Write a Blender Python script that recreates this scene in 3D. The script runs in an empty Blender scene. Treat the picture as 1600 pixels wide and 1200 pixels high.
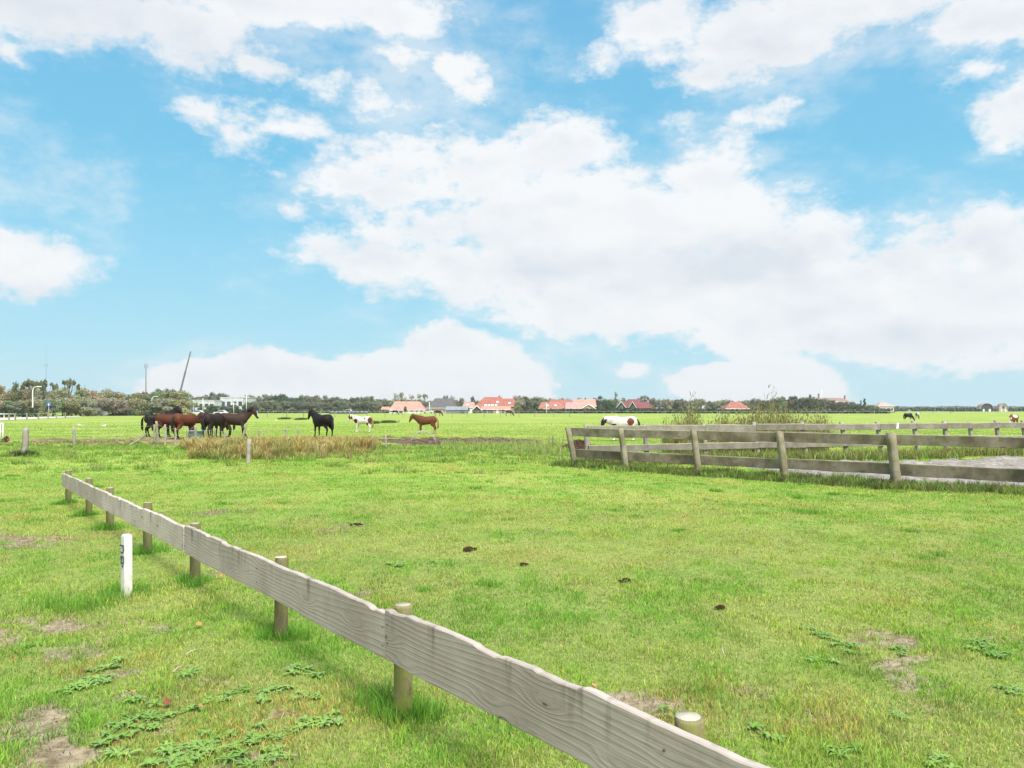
import bpy, bmesh, math, random
import numpy as np
from mathutils import Vector, Matrix, Quaternion
PI = math.pi
R = math.radians
random.seed(7)
rng = np.random.default_rng(7)
sc = bpy.context.scene
COL = sc.collection
F, H, CAMZ = 1200.0, 639.5, 1.8      # focal length in photo pixels, horizon row, eye height


# ---------------------------------------------------------------- placing by distance
def gpt(px, py):
    Y = CAMZ * F / (py - H)
    return ((px - 800) / F * Y, Y)


def at(px, Y):
    return (px - 800) / F * Y


def hz(py, Y):
    return CAMZ - (py - H) * Y / F


# ---------------------------------------------------------------- numpy noise
def _hash(ix, iy, seed):
    n = (ix.astype(np.int64) * 374761393 + iy.astype(np.int64) * 668265263 + seed * 1442695041) & 0xffffffff
    n = ((n ^ (n >> 13)) * 1274126177) & 0xffffffff
    n = n ^ (n >> 16)
    return (n & 0xffff) / 65535.0


def vnoise(x, y, seed=0):
    x = np.asarray(x, float); y = np.asarray(y, float)
    ix = np.floor(x); iy = np.floor(y)
    fx = x - ix; fy = y - iy
    fx = fx * fx * (3 - 2 * fx); fy = fy * fy * (3 - 2 * fy)
    a = _hash(ix, iy, seed); b = _hash(ix + 1, iy, seed)
    c = _hash(ix, iy + 1, seed); d = _hash(ix + 1, iy + 1, seed)
    return (a * (1 - fx) + b * fx) * (1 - fy) + (c * (1 - fx) + d * fx) * fy


def fbm(x, y, seed=0, o=4):
    s = 0; a = .5; t = 0
    x = np.asarray(x, float); y = np.asarray(y, float)
    for i in range(o):
        s = s + a * vnoise(x, y, seed + i * 17); t += a
        a *= .5; x = x * 2.03 + 3.1; y = y * 2.03 + 1.7
    return s / t


def sstep(a, b, v):
    t = np.clip((v - a) / (b - a), 0, 1)
    return t * t * (3 - 2 * t)


def gz(x, y):
    x = np.asarray(x, float); y = np.asarray(y, float)
    fade = np.clip(1 - (y - 55) / 40, 0, 1)
    z = ((fbm(x / 2.6, y / 2.6, 5, 3) - .5) * .11 + (fbm(x / .7, y / .7, 9, 2) - .5) * .035) * (.45 + .55 * sstep(6, 14, y))
    # low bank of rough grass before the wire fence
    bank = np.exp(-((y - 29) / 5.0) ** 2) * np.clip((1.5 - x) / 3, 0, 1) * .16 * (0.5 + fbm(x / 4, y / 4, 31, 2))
    return z * fade + bank


# soil patches: (px, py, rx metres, ry metres, strength)
SOIL = [(1385, 1005, .21, .24, 1.3), (1425, 1062, .17, .22, 1.1), (1470, 1100, .15, .1, .8), (1300, 985, .16, .08, .4),
        (1000, 1095, .20, .12, 1.0), (1240, 1110, .15, .12, .6), (560, 925, .12, .2, .7), (550, 820, .3, .15, .6),
        (500, 828, .45, .12, .6), (130, 1170, .22, .16, 1.1), (60, 1135, .2, .13, .8), (90, 1115, .2, .14, .9),
        (12, 990, .35, .3, 1.1), (70, 1020, .34, .1, .9), (150, 1050, .25, .1, .6), (190, 985, .35, .2, .55),
        (340, 800, .5, .3, .7), (15, 845, .7, .35, .9), (90, 870, .8, .2, .4), (600, 800, .25, .15, .5),
        (180, 1095, .22, .1, .55), (250, 1140, .2, .12, .5), (340, 1060, .3, .1, .4), (480, 880, .2, .2, .3),
        (1180, 1080, .2, .12, .5), (1440, 870, .5, .3, .3), (700, 905, .25, .2, .35), (430, 945, .25, .3, .35),
        (420, 1120, .15, .1, .6), (390, 1185, .2, .1, .7), (1100, 865, .4, .2, .35), (900, 830, .6, .3, .3),
        (1500, 930, .4, .15, .4), (790, 1000, .4, .12, .35), (330, 900, .35, .18, .6), (1560, 1000, .2, .1, .4)]
SOILW = [(gpt(a, b) + (c, d, e)) for a, b, c, d, e in SOIL]


def soil(x, y):
    s = np.zeros_like(np.asarray(x, float))
    n = fbm(x / .22, y / .22, 77, 4) - .5
    for X, Y, rx, ry, w in SOILW:
        d = ((x - X) / (rx * 1.6)) ** 2 + ((y - Y) / (ry * 1.9)) ** 2
        s = np.maximum(s, w * np.clip(1.25 - d, 0, 1) * np.clip(1 + 5.5 * n, 0, 1.6))
    return np.clip(s * .66, 0, 1)


def mud(x, y):
    n = fbm(x / 2.2, y / 1.4, 41, 4) - .5
    px = 800 + x / np.maximum(y, 1) * F
    # trampled band along the wire fence, darkest on the right
    m = np.exp(-(((y - 43.5 + n * 8) / 4.2) ** 2)) * sstep(0, 60, px) * (1 - sstep(740, 900, px))
    m = m * (.75 + .9 * sstep(380, 460, px))
    m = np.maximum(m, .85 * np.exp(-(((y - 47 + n * 6) / 4) ** 2) - ((px - 270) / 90) ** 2))
    return np.clip(m * (1 + 1.2 * n) * 1.5 - .25, 0, 1)


# corral ----------------------------------------------------------
F1 = [(1.92, 24.8), (3.32, 22.9), (5.13, 21.4), (6.95, 19.75), (8.95, 18.0), (11.0, 16.1), (13.1, 14.2)]
F1D = Vector((F1[-1][0] - F1[0][0], F1[-1][1] - F1[0][1])).normalized()


def f1dist(x, y):      # signed distance behind the near rail fence
    nx, ny = -F1D.y, F1D.x
    return (x - F1[0][0]) * nx + (y - F1[0][1]) * ny


F3A, F3B = Vector((2.3, 25.6)), Vector((31.0, 35.4))
F3D = (F3B - F3A).normalized()


def f3dist(x, y):      # positive beyond the far rail fence
    return -(x - F3A.x) * F3D.y + (y - F3A.y) * F3D.x


def sandmask(x, y):
    n = fbm(x / 1.3, y / 1.3, 55, 4) - .5
    d1 = f1dist(x, y) - .55 + n * 1.0
    d3 = -f3dist(x, y) - 2.3 + n * 2.2
    dl = (x - 7.4) + n * 2
    return np.minimum(np.minimum(d1, d3), dl)


# ---------------------------------------------------------------- properties
def tag(o, label=None, cat=None, group=None, kind=None):
    if label: o['label'] = label
    if cat: o['category'] = cat
    if group: o['group'] = group
    if kind: o['kind'] = kind
    return o


def empty(name, loc=(0, 0, 0), rz=0, label=None, cat=None, group=None):
    o = bpy.data.objects.new(name, None)
    o.empty_display_size = .2
    COL.objects.link(o); o.location = loc; o.rotation_euler = (0, 0, rz)
    return tag(o, label, cat, group)


class MB:
    """collects primitives and links them as one mesh object"""
    def __init__(s): s.v = []; s.f = []; s.sm = []

    def add(s, vs, fs, M=None, smooth=False):
        b = len(s.v)
        for p in vs:
            p = Vector(p)
            s.v.append(tuple(M @ p if M else p))
        for f in fs:
            s.f.append(tuple(b + i for i in f)); s.sm.append(smooth)
        return s

    def box(s, x0, x1, y0, y1, z0, z1, M=None):
        v = [(x, y, z) for z in (z0, z1) for y in (y0, y1) for x in (x0, x1)]
        return s.add(v, [(0, 2, 3, 1), (4, 5, 7, 6), (0, 1, 5, 4), (2, 6, 7, 3), (0, 4, 6, 2), (1, 3, 7, 5)], M)

    def tube(s, pts, rad, n=8, caps=True, smooth=True, M=None):
        pts = [Vector(p) for p in pts]
        if not hasattr(rad, '__len__'): rad = [rad] * len(pts)
        vs = []; fs = []
        up = Vector((0, 0, 1))
        for i, p in enumerate(pts):
            t = (pts[min(i + 1, len(pts) - 1)] - pts[max(i - 1, 0)]).normalized()
            a = t.cross(up if abs(t.z) < .95 else Vector((0, 1, 0)) if i == 0 or True else up)
            if a.length < 1e-5: a = Vector((1, 0, 0))
            a.normalize(); b = t.cross(a)
            for k in range(n):
                w = 2 * PI * k / n
                vs.append(p + (a * math.cos(w) + b * math.sin(w)) * rad[i])
        for i in range(len(pts) - 1):
            for k in range(n):
                fs.append((i * n + k, i * n + (k + 1) % n, (i + 1) * n + (k + 1) % n, (i + 1) * n + k))
        if caps:
            fs.append(tuple(range(n))[::-1]); fs.append(tuple((len(pts) - 1) * n + k for k in range(n)))
        return s.add(vs, fs, M, smooth)

    def ball(s, c, r, seg=10, rings=6, M=None, sc3=(1, 1, 1)):
        vs = []; fs = []
        for i in range(rings + 1):
            th = PI * i / rings
            for k in range(seg):
                w = 2 * PI * k / seg
                vs.append((c[0] + r * sc3[0] * math.sin(th) * math.cos(w), c[1] + r * sc3[1] * math.sin(th) * math.sin(w),
                           c[2] + r * sc3[2] * math.cos(th)))
        for i in range(rings):
            for k in range(seg):
                fs.append((i * seg + k, (i + 1) * seg + k, (i + 1) * seg + (k + 1) % seg, i * seg + (k + 1) % seg))
        return s.add(vs, fs, M, True)

    def build(s, name, mat, parent=None, loc=(0, 0, 0), rot=(0, 0, 0), bevel=0):
        me = bpy.data.meshes.new(name)
        me.from_pydata(s.v, [], s.f)
        me.polygons.foreach_set('use_smooth', s.sm)
        if mat: me.materials.append(mat)
        me.update()
        bm = bmesh.new(); bm.from_mesh(me); bmesh.ops.recalc_face_normals(bm, faces=bm.faces)
        bm.to_mesh(me); bm.free()
        o = bpy.data.objects.new(name, me); COL.objects.link(o)
        o.location = loc; o.rotation_euler = rot
        if parent: o.parent = parent
        if bevel:
            m = o.modifiers.new('bevel', 'BEVEL'); m.width = bevel; m.segments = 2; m.limit_method = 'ANGLE'
        return o


def np_mesh(name, verts, faces4=None, faces3=None, mat=None, cols=None, smooth=False, parent=None, attrs=None):
    """fast mesh from numpy; faces4 (n,4), faces3 (m,3)"""
    me = bpy.data.meshes.new(name)
    n4 = 0 if faces4 is None else len(faces4); n3 = 0 if faces3 is None else len(faces3)
    me.vertices.add(len(verts)); me.vertices.foreach_set('co', np.ascontiguousarray(verts, np.float32).ravel())
    me.loops.add(n4 * 4 + n3 * 3); me.polygons.add(n4 + n3)
    li = []
    if n4: li.append(np.asarray(faces4, np.int32).ravel())
    if n3: li.append(np.asarray(faces3, np.int32).ravel())
    me.loops.foreach_set('vertex_index', np.concatenate(li))
    st = np.concatenate([np.arange(n4) * 4, n4 * 4 + np.arange(n3) * 3]).astype(np.int32)
    me.polygons.foreach_set('loop_start', st)
    if smooth: me.polygons.foreach_set('use_smooth', np.ones(n4 + n3, bool))
    me.update(calc_edges=True)
    if cols is not None:
        a = me.color_attributes.new('Col', 'FLOAT_COLOR', 'POINT')
        c = np.ones((len(verts), 4), np.float32); c[:, :3] = cols
        a.data.foreach_set('color', c.ravel())
    for k, v in (attrs or {}).items():
        a = me.attributes.new(k, 'FLOAT', 'POINT'); a.data.foreach_set('value', np.asarray(v, np.float32).ravel())
    if mat: me.materials.append(mat)
    o = bpy.data.objects.new(name, me); COL.objects.link(o)
    if parent: o.parent = parent
    return o


# ---------------------------------------------------------------- materials
class NT:
    def __init__(s, name, world=False):
        if world:
            s.owner = bpy.data.worlds.new(name)
        else:
            s.owner = bpy.data.materials.new(name)
        s.owner.use_nodes = True
        s.t = s.owner.node_tree; s.t.nodes.clear()
        s.out = s.n('ShaderNodeOutputWorld' if world else 'ShaderNodeOutputMaterial')

    def n(s, typ, **kw):
        nd = s.t.nodes.new(typ)
        for k, v in kw.items():
            if k == 'op': nd.operation = v
            else: setattr(nd, k, v)
        return nd

    def l(s, a, b): s.t.links.new(a, b); return b

    def set(s, sock, v):
        if hasattr(v, 'links') or isinstance(v, bpy.types.NodeSocket): s.l(v, sock)
        else: sock.default_value = v

    def m(s, op, a, b=0.0, c=None, clamp=False):
        nd = s.n('ShaderNodeMath', op=op); nd.use_clamp = clamp
        s.set(nd.inputs[0], a); s.set(nd.inputs[1], b)
        if c is not None: s.set(nd.inputs[2], c)
        return nd.outputs[0]

    def vm(s, op, a, b=(0, 0, 0), out=0):
        nd = s.n('ShaderNodeVectorMath', op=op)
        s.set(nd.inputs[0], a); s.set(nd.inputs[1], b)
        return nd.outputs[out]

    def noise(s, vec, scale, detail=4, rough=.55, dist=0, dim=None):
        nd = s.n('ShaderNodeTexNoise')
        if vec is not None: s.l(vec, nd.inputs['Vector'])
        nd.inputs['Scale'].default_value = scale; nd.inputs['Detail'].default_value = detail
        nd.inputs['Roughness'].default_value = rough; nd.inputs['Distortion'].default_value = dist
        return nd.outputs[0]

    def mix(s, fac, a, b, mode='MIX'):
        nd = s.n('ShaderNodeMix', data_type='RGBA', blend_type=mode)
        s.set(nd.inputs[0], fac)
        for i, v in ((6, a), (7, b)):
            if isinstance(v, (tuple, list)): v = (*v[:3], 1)
            s.set(nd.inputs[i], v)
        return nd.outputs[2]

    def rng(s, v, a, b, c=0.0, d=1.0, smooth=True):
        nd = s.n('ShaderNodeMapRange'); nd.interpolation_type = 'SMOOTHSTEP' if smooth else 'LINEAR'
        s.set(nd.inputs[0], v)
        for i, x in enumerate((a, b, c, d)): s.set(nd.inputs[i + 1], x)
        return nd.outputs[0]

    def attr(s, name):
        nd = s.n('ShaderNodeAttribute'); nd.attribute_name = name; return nd

    def coord(s, which='Object'):
        return s.n('ShaderNodeTexCoord').outputs[which]

    def mapping(s, vec, scale=(1, 1, 1), loc=(0, 0, 0)):
        nd = s.n('ShaderNodeMapping'); s.l(vec, nd.inputs[0])
        nd.inputs['Scale'].default_value = scale; nd.inputs['Location'].default_value = loc
        return nd.outputs[0]

    def finish(s, color, rough=.8, bump=None, bs=.3, bd=.02, spec=.3, metal=0, transl=0, normal=None):
        p = s.n('ShaderNodeBsdfPrincipled')
        if isinstance(color, (tuple, list)): color = (*color[:3], 1)
        s.set(p.inputs['Base Color'], color); s.set(p.inputs['Roughness'], rough)
        p.inputs['Specular IOR Level'].default_value = spec; p.inputs['Metallic'].default_value = metal
        if bump is not None:
            b = s.n('ShaderNodeBump'); b.inputs['Strength'].default_value = bs; b.inputs['Distance'].default_value = bd
            s.l(bump, b.inputs['Height']); s.l(b.outputs[0], p.inputs['Normal'])
        sh = p.outputs[0]
        if transl:
            t = s.n('ShaderNodeBsdfTranslucent'); s.set(t.inputs[0], color)
            mx = s.n('ShaderNodeMixShader'); mx.inputs[0].default_value = transl
            s.l(sh, mx.inputs[1]); s.l(t.outputs[0], mx.inputs[2]); sh = mx.outputs[0]
        s.l(sh, s.out.inputs[0])
        return s.owner


def plain(name, c, rough=.7, spec=.3, var=.18, scale=3.0, bs=.15, metal=0):
    t = NT(name); co = t.coord('Object')
    n = t.noise(co, scale, 5, .6)
    dark = tuple(x * (1 - var) for x in c); lite = tuple(min(1, x * (1 + var)) for x in c)
    return t.finish(t.mix(t.rng(n, .3, .7), dark, lite), rough, n, bs, .02, spec, metal)


def blade_mat(name, transl=.45):
    t = NT(name)
    return t.finish(t.attr('Col').outputs[0], .7, spec=.15, transl=transl)


M = {}
M['blade'] = blade_mat('grass blades')
M['straw'] = blade_mat('dry grass blades', .3)
M['weed'] = blade_mat('weed leaves', .35)


def ground_mat():
    t = NT('meadow ground'); co = t.coord('Object')
    big = t.noise(co, .09, 4, .6); mid = t.noise(co, .8, 5, .65); fine = t.noise(co, 9, 6, .7); vf = t.noise(co, 45, 4, .7)
    st = t.noise(t.mapping(co, (.03, .35, 1)), 1.0, 4, .6)
    g = t.mix(t.rng(mid, .35, .65), (.20, .30, .05), (.29, .36, .08))
    g = t.mix(t.rng(big, .4, .62), g, (.34, .40, .095))
    g = t.mix(t.m('MULTIPLY', t.rng(st, .46, .66), .65), g, (.17, .28, .045))
    g = t.mix(t.m('MULTIPLY', t.rng(fine, .52, .72), .45), g, (.08, .14, .025))
    g = t.mix(t.m('MULTIPLY', t.rng(vf, .55, .75), .5), g, (.27, .27, .1))
    sepg = t.n('ShaderNodeSeparateXYZ'); t.l(co, sepg.inputs[0])
    thatch = t.mix(t.rng(fine, .35, .65), (.10, .14, .04), (.29, .30, .11))
    g = t.mix(t.m('MULTIPLY', t.rng(sepg.outputs[1], 22, 8), .6), g, thatch)
    s = t.mix(t.rng(fine, .35, .65), (.16, .125, .08), (.38, .32, .22))
    s = t.mix(t.m('MULTIPLY', t.rng(vf, .5, .7), .6), s, (.34, .29, .22))
    mudc = t.mix(t.rng(t.noise(co, 2.6, 5, .7), .38, .62), (.05, .036, .024), (.18, .13, .085))
    sm = t.attr('soil').outputs[2]; mm = t.attr('mud').outputs[2]
    sm = t.rng(t.m('ADD', sm, t.m('MULTIPLY', t.m('SUBTRACT', fine, .5), .9)), .25, .55)
    mm = t.rng(t.m('ADD', mm, t.m('MULTIPLY', t.m('SUBTRACT', mid, .5), 1.0)), .25, .6)
    c = t.mix(sm, g, s)
    brown = t.attr('brown').outputs[2]
    mudc = t.mix(brown, mudc, t.mix(t.rng(mid, .4, .6), (.15, .11, .065), (.27, .21, .12)))
    c = t.mix(mm, c, mudc)
    h = t.m('ADD', t.m('MULTIPLY', mid, .5), t.m('ADD', t.m('MULTIPLY', fine, .6), t.m('MULTIPLY', vf, .25)))
    return t.finish(c, .95, h, .7, .06, .1)


def wood_mat(name, c0, c1, moss, moss_amt, stain=.5, along='x', stainc=(.13, .11, .085), top_pale=0.0):
    """weathered wood, grain along the local x (rails) or z (posts)"""
    t = NT(name); co = t.coord('Object')
    oi = t.n('ShaderNodeObjectInfo').outputs['Random']
    off = t.n('ShaderNodeCombineXYZ')
    t.l(t.m('MULTIPLY', oi, 37.0), off.inputs[0]); t.l(t.m('MULTIPLY', oi, 11.0), off.inputs[1]); t.l(t.m('MULTIPLY', oi, 5.0), off.inputs[2])
    co2 = t.vm('ADD', co, off.outputs[0])
    gs = (.55, 9, 9) if along == 'x' else (10, 10, .6)
    warp = t.noise(t.mapping(co2, (.45, 2.0, 2.0) if along == 'x' else (4, 4, 1.5)), 1.0, 2, .5)
    wc = t.vm('ADD', t.mapping(co2, gs), t.vm('SCALE', (1, 1, 1)))
    nd = t.t.nodes[-1]
    vo0 = t.n('ShaderNodeTexVoronoi'); vo0.inputs['Scale'].default_value = 1.0
    t.l(t.mapping(co2, (2.1, 3.0, 6.2) if along == 'x' else (4.5, 4.5, 2.0)), vo0.inputs['Vector']); kd0 = vo0.outputs['Distance']
    # growth rings: sine of the warped cross-grain position
    sep0 = t.n('ShaderNodeSeparateXYZ'); t.l(co, sep0.inputs[0])
    sep = t.n('ShaderNodeSeparateXYZ'); t.l(co2, sep.inputs[0])
    cross = sep.outputs[2] if along == 'x' else sep.outputs[0]
    ring = t.m('SINE', t.m('ADD', t.m('ADD', t.m('MULTIPLY', cross, 190.0), t.m('MULTIPLY', warp, 46.0)), t.m('MULTIPLY', t.m('MULTIPLY', t.rng(kd0, .0, .5, 1, 0), 5.0), 3.0)))
    ring = t.rng(ring, -.2, 1.0)
    fibre = t.noise(t.mapping(co2, (3, 130, 130) if along == 'x' else (130, 130, 3)), 1.0, 3, .6)
    blot = t.noise(co2, 2.3, 4, .6)
    # knots
    vo = t.n('ShaderNodeTexVoronoi'); vo.inputs['Scale'].default_value = 1.0
    t.l(t.mapping(co2, (2.1, 3.0, 6.2) if along == 'x' else (4.5, 4.5, 2.0)), vo.inputs['Vector'])
    kd = vo.outputs['Distance']
    knot = t.m('MULTIPLY', t.rng(kd, .05, .062, 0, 1), t.rng(kd, .075, .09, 1, 0))
    halo = t.m('MULTIPLY', t.rng(kd, .10, .16, 1, 0), .5)
    c = t.mix(t.rng(blot, .3, .7), c0, c1)
    dk = tuple(v * .62 for v in c0)
    c = t.mix(t.m('MULTIPLY', ring, t.m('MULTIPLY_ADD', t.rng(kd0, .38, .08), .15, .06)), c, dk)
    tone = t.m('MULTIPLY_ADD', oi, .3, .85)
    c = t.vm('SCALE', c); c.node.inputs['Scale'].default_value = 1; t.l(tone, c.node.inputs['Scale'])
    c = t.mix(t.m('MULTIPLY', t.rng(fibre, .5, .75), .4), c, dk)
    stn = t.noise(t.mapping(co2, (7, 5, .7) if along == 'x' else (1.2, 1.2, 2.0)), 1.0, 3, .7)
    stn_f = t.m('MULTIPLY', t.rng(stn, .52, .74), stain)
    if along == 'x': stn_f = t.m('MULTIPLY', stn_f, t.rng(sep0.outputs[2], -.22, -.02))
    c = t.mix(stn_f, c, stainc)
    c = t.mix(t.m('MULTIPLY', halo, .5), c, tuple(v * .55 for v in c0))
    c = t.mix(t.m('MULTIPLY', knot, .75), c, (.07, .05, .035))
    mn = t.noise(co2, 3.4 if moss_amt < .4 else 8.0, 5, .75)
    c = t.mix(t.m('MULTIPLY', t.rng(mn, .5 - .22 * moss_amt, .75 - .15 * moss_amt), moss_amt), c, moss)
    if top_pale: c = t.mix(t.m('MULTIPLY', t.rng(sep0.outputs[2], -.035, -.005), t.rng(mn, .3, .6, .4, 1)), c, (.42, .40, .27))  # patchy paler band along the upper edge of the rails
    spk = t.noise(co2, 38, 3, .6)
    c = t.mix(t.m('MULTIPLY', t.rng(spk, .62, .72), .35 * moss_amt), c, (.5, .5, .42))
    h = t.m('ADD', t.m('MULTIPLY', fibre, .6), t.m('ADD', t.m('MULTIPLY', ring, .3), t.m('MULTIPLY', blot, .5)))
    return t.finish(c, .88, h, .55, .006, .2)


M['plank'] = wood_mat('weathered grey plank', (.43, .37, .325), (.56, .495, .445), (.30, .26, .19), .16, .75)
M['roundpost'] = wood_mat('round pine post', (.14, .11, .06), (.24, .2, .12), (.16, .18, .05), .75, .7, 'z')
M['greenpost'] = wood_mat('algae green pine post', (.14, .115, .07), (.22, .19, .11), (.21, .25, .03), .7, .5, 'z')
M['posttop'] = wood_mat('sawn post end', (.4, .36, .28), (.5, .47, .38), (.3, .3, .18), .4, .3, 'z')
M['rail'] = wood_mat('mossy rail', (.12, .10, .078), (.32, .275, .225), (.18, .19, .03), .45, .85, top_pale=1)
M['railpost'] = wood_mat('mossy square post', (.17, .145, .105), (.33, .29, .23), (.18, .2, .06), .5, .6, 'z')
M['farrail'] = wood_mat('lichen grey rail', (.17, .15, .125), (.29, .265, .235), (.16, .16, .08), .55, .5, top_pale=1)
M['farpost'] = wood_mat('lichen grey post', (.25, .22, .19), (.38, .35, .31), (.24, .23, .14), .5, .4, 'z')
M['oldpost'] = wood_mat('old stake', (.2, .18, .14), (.36, .33, .28), (.2, .22, .08), .6, .4, 'z')


# ================================================================= GROUND
def build_ground():
    ys = [-40, -25, -15, -8, -4, -1]
    y = .5
    while y < 4500:
        ys.append(y)
        y += .14 if y < 9 else min(.14 * (y / 9) ** 1.25, .3 if 36 < y < 53 else 99) if y < 80 else y * .05
    ys = np.array(ys, float)
    s = np.linspace(-1, 1, 281); s = s * (.42 + .58 * s * s)          # denser in the middle
    X = s[None, :] * (np.abs(ys)[:, None] * 2.4 + 14)
    Y = np.repeat(ys[:, None], len(s), 1)
    sm = soil(X, Y)
    md = mud(X, Y)
    Z = gz(X, Y) - .02 * sm + (fbm(X / .45, Y / .45, 91, 3) - .5) * .55 * md - .03 * md
    px = 800 + X / np.maximum(Y, 1) * F
    br = 1 - sstep(340, 430, px)
    inc = sandmask(X, Y)
    Z = np.where(inc > 0, Z - .06, Z)
    nr, nc = X.shape
    v = np.stack([X, Y, Z], -1).reshape(-1, 3)
    i = np.arange(nr * nc).reshape(nr, nc)
    f = np.stack([i[:-1, :-1], i[:-1, 1:], i[1:, 1:], i[1:, :-1]], -1).reshape(-1, 4)
    o = np_mesh('ground', v, f, None, ground_mat(), smooth=True, attrs={'soil': sm.ravel(), 'mud': md.ravel(), 'brown': br.ravel()})
    tag(o, kind='structure')
    # sand floor of the corral
    gx = np.arange(6.4, 34, .16); gy = np.arange(9, 36, .16)
    X, Y = np.meshgrid(gx, gy)
    Z = gz(X, Y) * .3 + .0 + (fbm(X / .28, Y / .28, 12, 3) - .5) * .2 + (fbm(X / 3, Y / 3, 13, 2) - .5) * .05
    sd = sandmask(X, Y)
    Z = Z - np.clip(.25 - sd, 0, 1) * .5 + .02
    ok = sd > -.1
    nr, nc = X.shape; i = np.arange(nr * nc).reshape(nr, nc)
    k = ok[:-1, :-1] & ok[1:, 1:] & ok[1:, :-1] & ok[:-1, 1:]
    f = np.stack([i[:-1, :-1][k], i[:-1, 1:][k], i[1:, 1:][k], i[1:, :-1][k]], -1)
    v = np.stack([X, Y, Z], -1).reshape(-1, 3)
    used = np.unique(f); rm = -np.ones(len(v), int); rm[used] = np.arange(len(used))
    t = NT('trampled sand'); co = t.coord()
    a = t.noise(co, 1.1, 5, .65); b = t.noise(co, 10, 5, .7)
    c = t.mix(t.rng(a, .35, .65), (.25, .225, .20), (.40, .37, .34))
    hm_ = t.noise(t.mapping(co, (1, .45, 1)), 4.5, 4, .7)
    c = t.mix(t.m('MULTIPLY', t.rng(hm_, .48, .62), .65), c, (.16, .13, .11))
    c = t.mix(t.m('MULTIPLY', t.rng(b, .5, .68), .5), c, (.15, .12, .1))
    mat = t.finish(c, .95, t.m('ADD', hm_, b), .8, .08, .15)
    o = np_mesh('paddock_sand', v[used], rm[f], None, mat, smooth=True); tag(o, kind='structure')
    # road at the far left
    rp = [gpt(-260, 668), gpt(-60, 659.5), gpt(40, 655.5), gpt(125, 651.3)]
    rq = [gpt(-260, 660), gpt(-60, 655.0), gpt(40, 652.3), gpt(128, 650.4)]
    mb = MB()
    vs = [(p[0], p[1], .05) for p in rp] + [(p[0], p[1], .05) for p in rq]
    mb.add(vs, [(i, i + 1, i + 5, i + 4) for i in range(3)])
    mb.build('road', plain('pale concrete road', (.55, .53, .5), .9, .2, .08, .4), None)['kind'] = 'structure'


build_ground()


# ================================================================= GRASS
def palette(x, y, n, base):
    """mix of greens that follows patches on the meadow"""
    p1 = fbm(x / 1.1, y / 1.1, 101, 4); p2 = fbm(x / 3.5, y / 3.5, 140, 3); p3 = fbm(x / .35, y / .35, 150, 2)
    fresh = np.array([.185, .40, .045]); yel = np.array([.35, .475, .075]); oliv = np.array([.24, .32, .08]); dry = np.array([.55, .44, .22])
    w = sstep(.40, .68, p1 * .6 + p2 * .4)[:, None]
    c = fresh * (1 - w) + yel * w
    w = (sstep(.55, .72, p3) * .5)[:, None]
    c = c * (1 - w) + oliv * w
    r = rng.random(n)
    w = ((r < (.06 + .3 * sstep(.48, .66, p1))) * rng.uniform(.5, 1, n))[:, None]
    c = c * (1 - w) + dry * w
    p4 = fbm(x / .9, y / .9, 160, 4)
    w = ((rng.random(n) < .45 * sstep(.55, .72, p4)) * rng.uniform(.5, 1, n))[:, None]
    c = c * (1 - w) + np.array([.52, .33, .12]) * w
    return c * (rng.uniform(.5, 1.72, n)[:, None])


def blades(x, y, h, w, cols, lean=.6, name='grass', mat=None, zoff=None, seg=2, tipc=None):
    n = len(x)
    z = gz(x, y) - .005 if zoff is None else zoff
    a = rng.uniform(0, 2 * PI, n); d = rng.uniform(0, 2 * PI, n)
    ln = rng.uniform(.1, 1, n) * lean * h
    bx, by = np.cos(a) * w / 2, np.sin(a) * w / 2
    dx, dy = np.cos(d) * ln, np.sin(d) * ln
    hh = np.sqrt(np.maximum(h * h - ln * ln * .6, .1 * h * h))
    P = np.stack([x, y, z], 1); B = np.stack([bx, by, 0 * bx], 1)
    D = np.stack([dx, dy, 0 * dx], 1); U = np.stack([0 * h, 0 * h, hh], 1)
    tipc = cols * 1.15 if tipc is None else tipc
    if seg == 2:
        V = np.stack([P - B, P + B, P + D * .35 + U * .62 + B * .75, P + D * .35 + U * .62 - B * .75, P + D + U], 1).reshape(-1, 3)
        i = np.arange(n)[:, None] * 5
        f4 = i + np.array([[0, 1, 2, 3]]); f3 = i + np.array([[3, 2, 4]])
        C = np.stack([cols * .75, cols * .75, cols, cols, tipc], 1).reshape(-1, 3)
    else:
        V = np.stack([P - B, P + B, P + D + U], 1).reshape(-1, 3)
        i = np.arange(n)[:, None] * 3
        f4 = None; f3 = i + np.array([[0, 1, 2]])
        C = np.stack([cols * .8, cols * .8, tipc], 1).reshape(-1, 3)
    return V, f4, f3, C


def merge(parts):
    V = []; F4 = []; F3 = []; C = []; o = 0
    for v, f4, f3, c in parts:
        V.append(v); C.append(c)
        if f4 is not None: F4.append(f4 + o)
        if f3 is not None: F3.append(f3 + o)
        o += len(v)
    return np.concatenate(V), (np.concatenate(F4) if F4 else None), (np.concatenate(F3) if F3 else None), np.concatenate(C)


def scatter(y0, y1, dens, side=.86):
    """uniform points on the wedge the lens can see, a margin wider"""
    ex = 4.0      # the strips just outside the frame get a thinner sward
    hw = side * (y0 + y1) / 2 + ex
    n = int(2 * hw * (y1 - y0) * dens)
    y = rng.uniform(y0, y1, n); x = rng.uniform(-1, 1, n) * (side * y + ex)
    k = (np.abs(x) < .72 * y + .5) | (rng.random(n) < .45)
    if y1 - y0 > 6: k &= rng.random(n) < (side * y + ex) / (side * y1 + ex)
    return x[k], y[k]


def keep(x, y, extra=None):
    k = rng.random(len(x)) > soil(x, y) * 1.02
    k &= rng.random(len(x)) > mud(x, y) * 1.4
    k &= sandmask(x, y) < .15
    if extra is not None: k &= extra
    return x[k], y[k]


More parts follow.
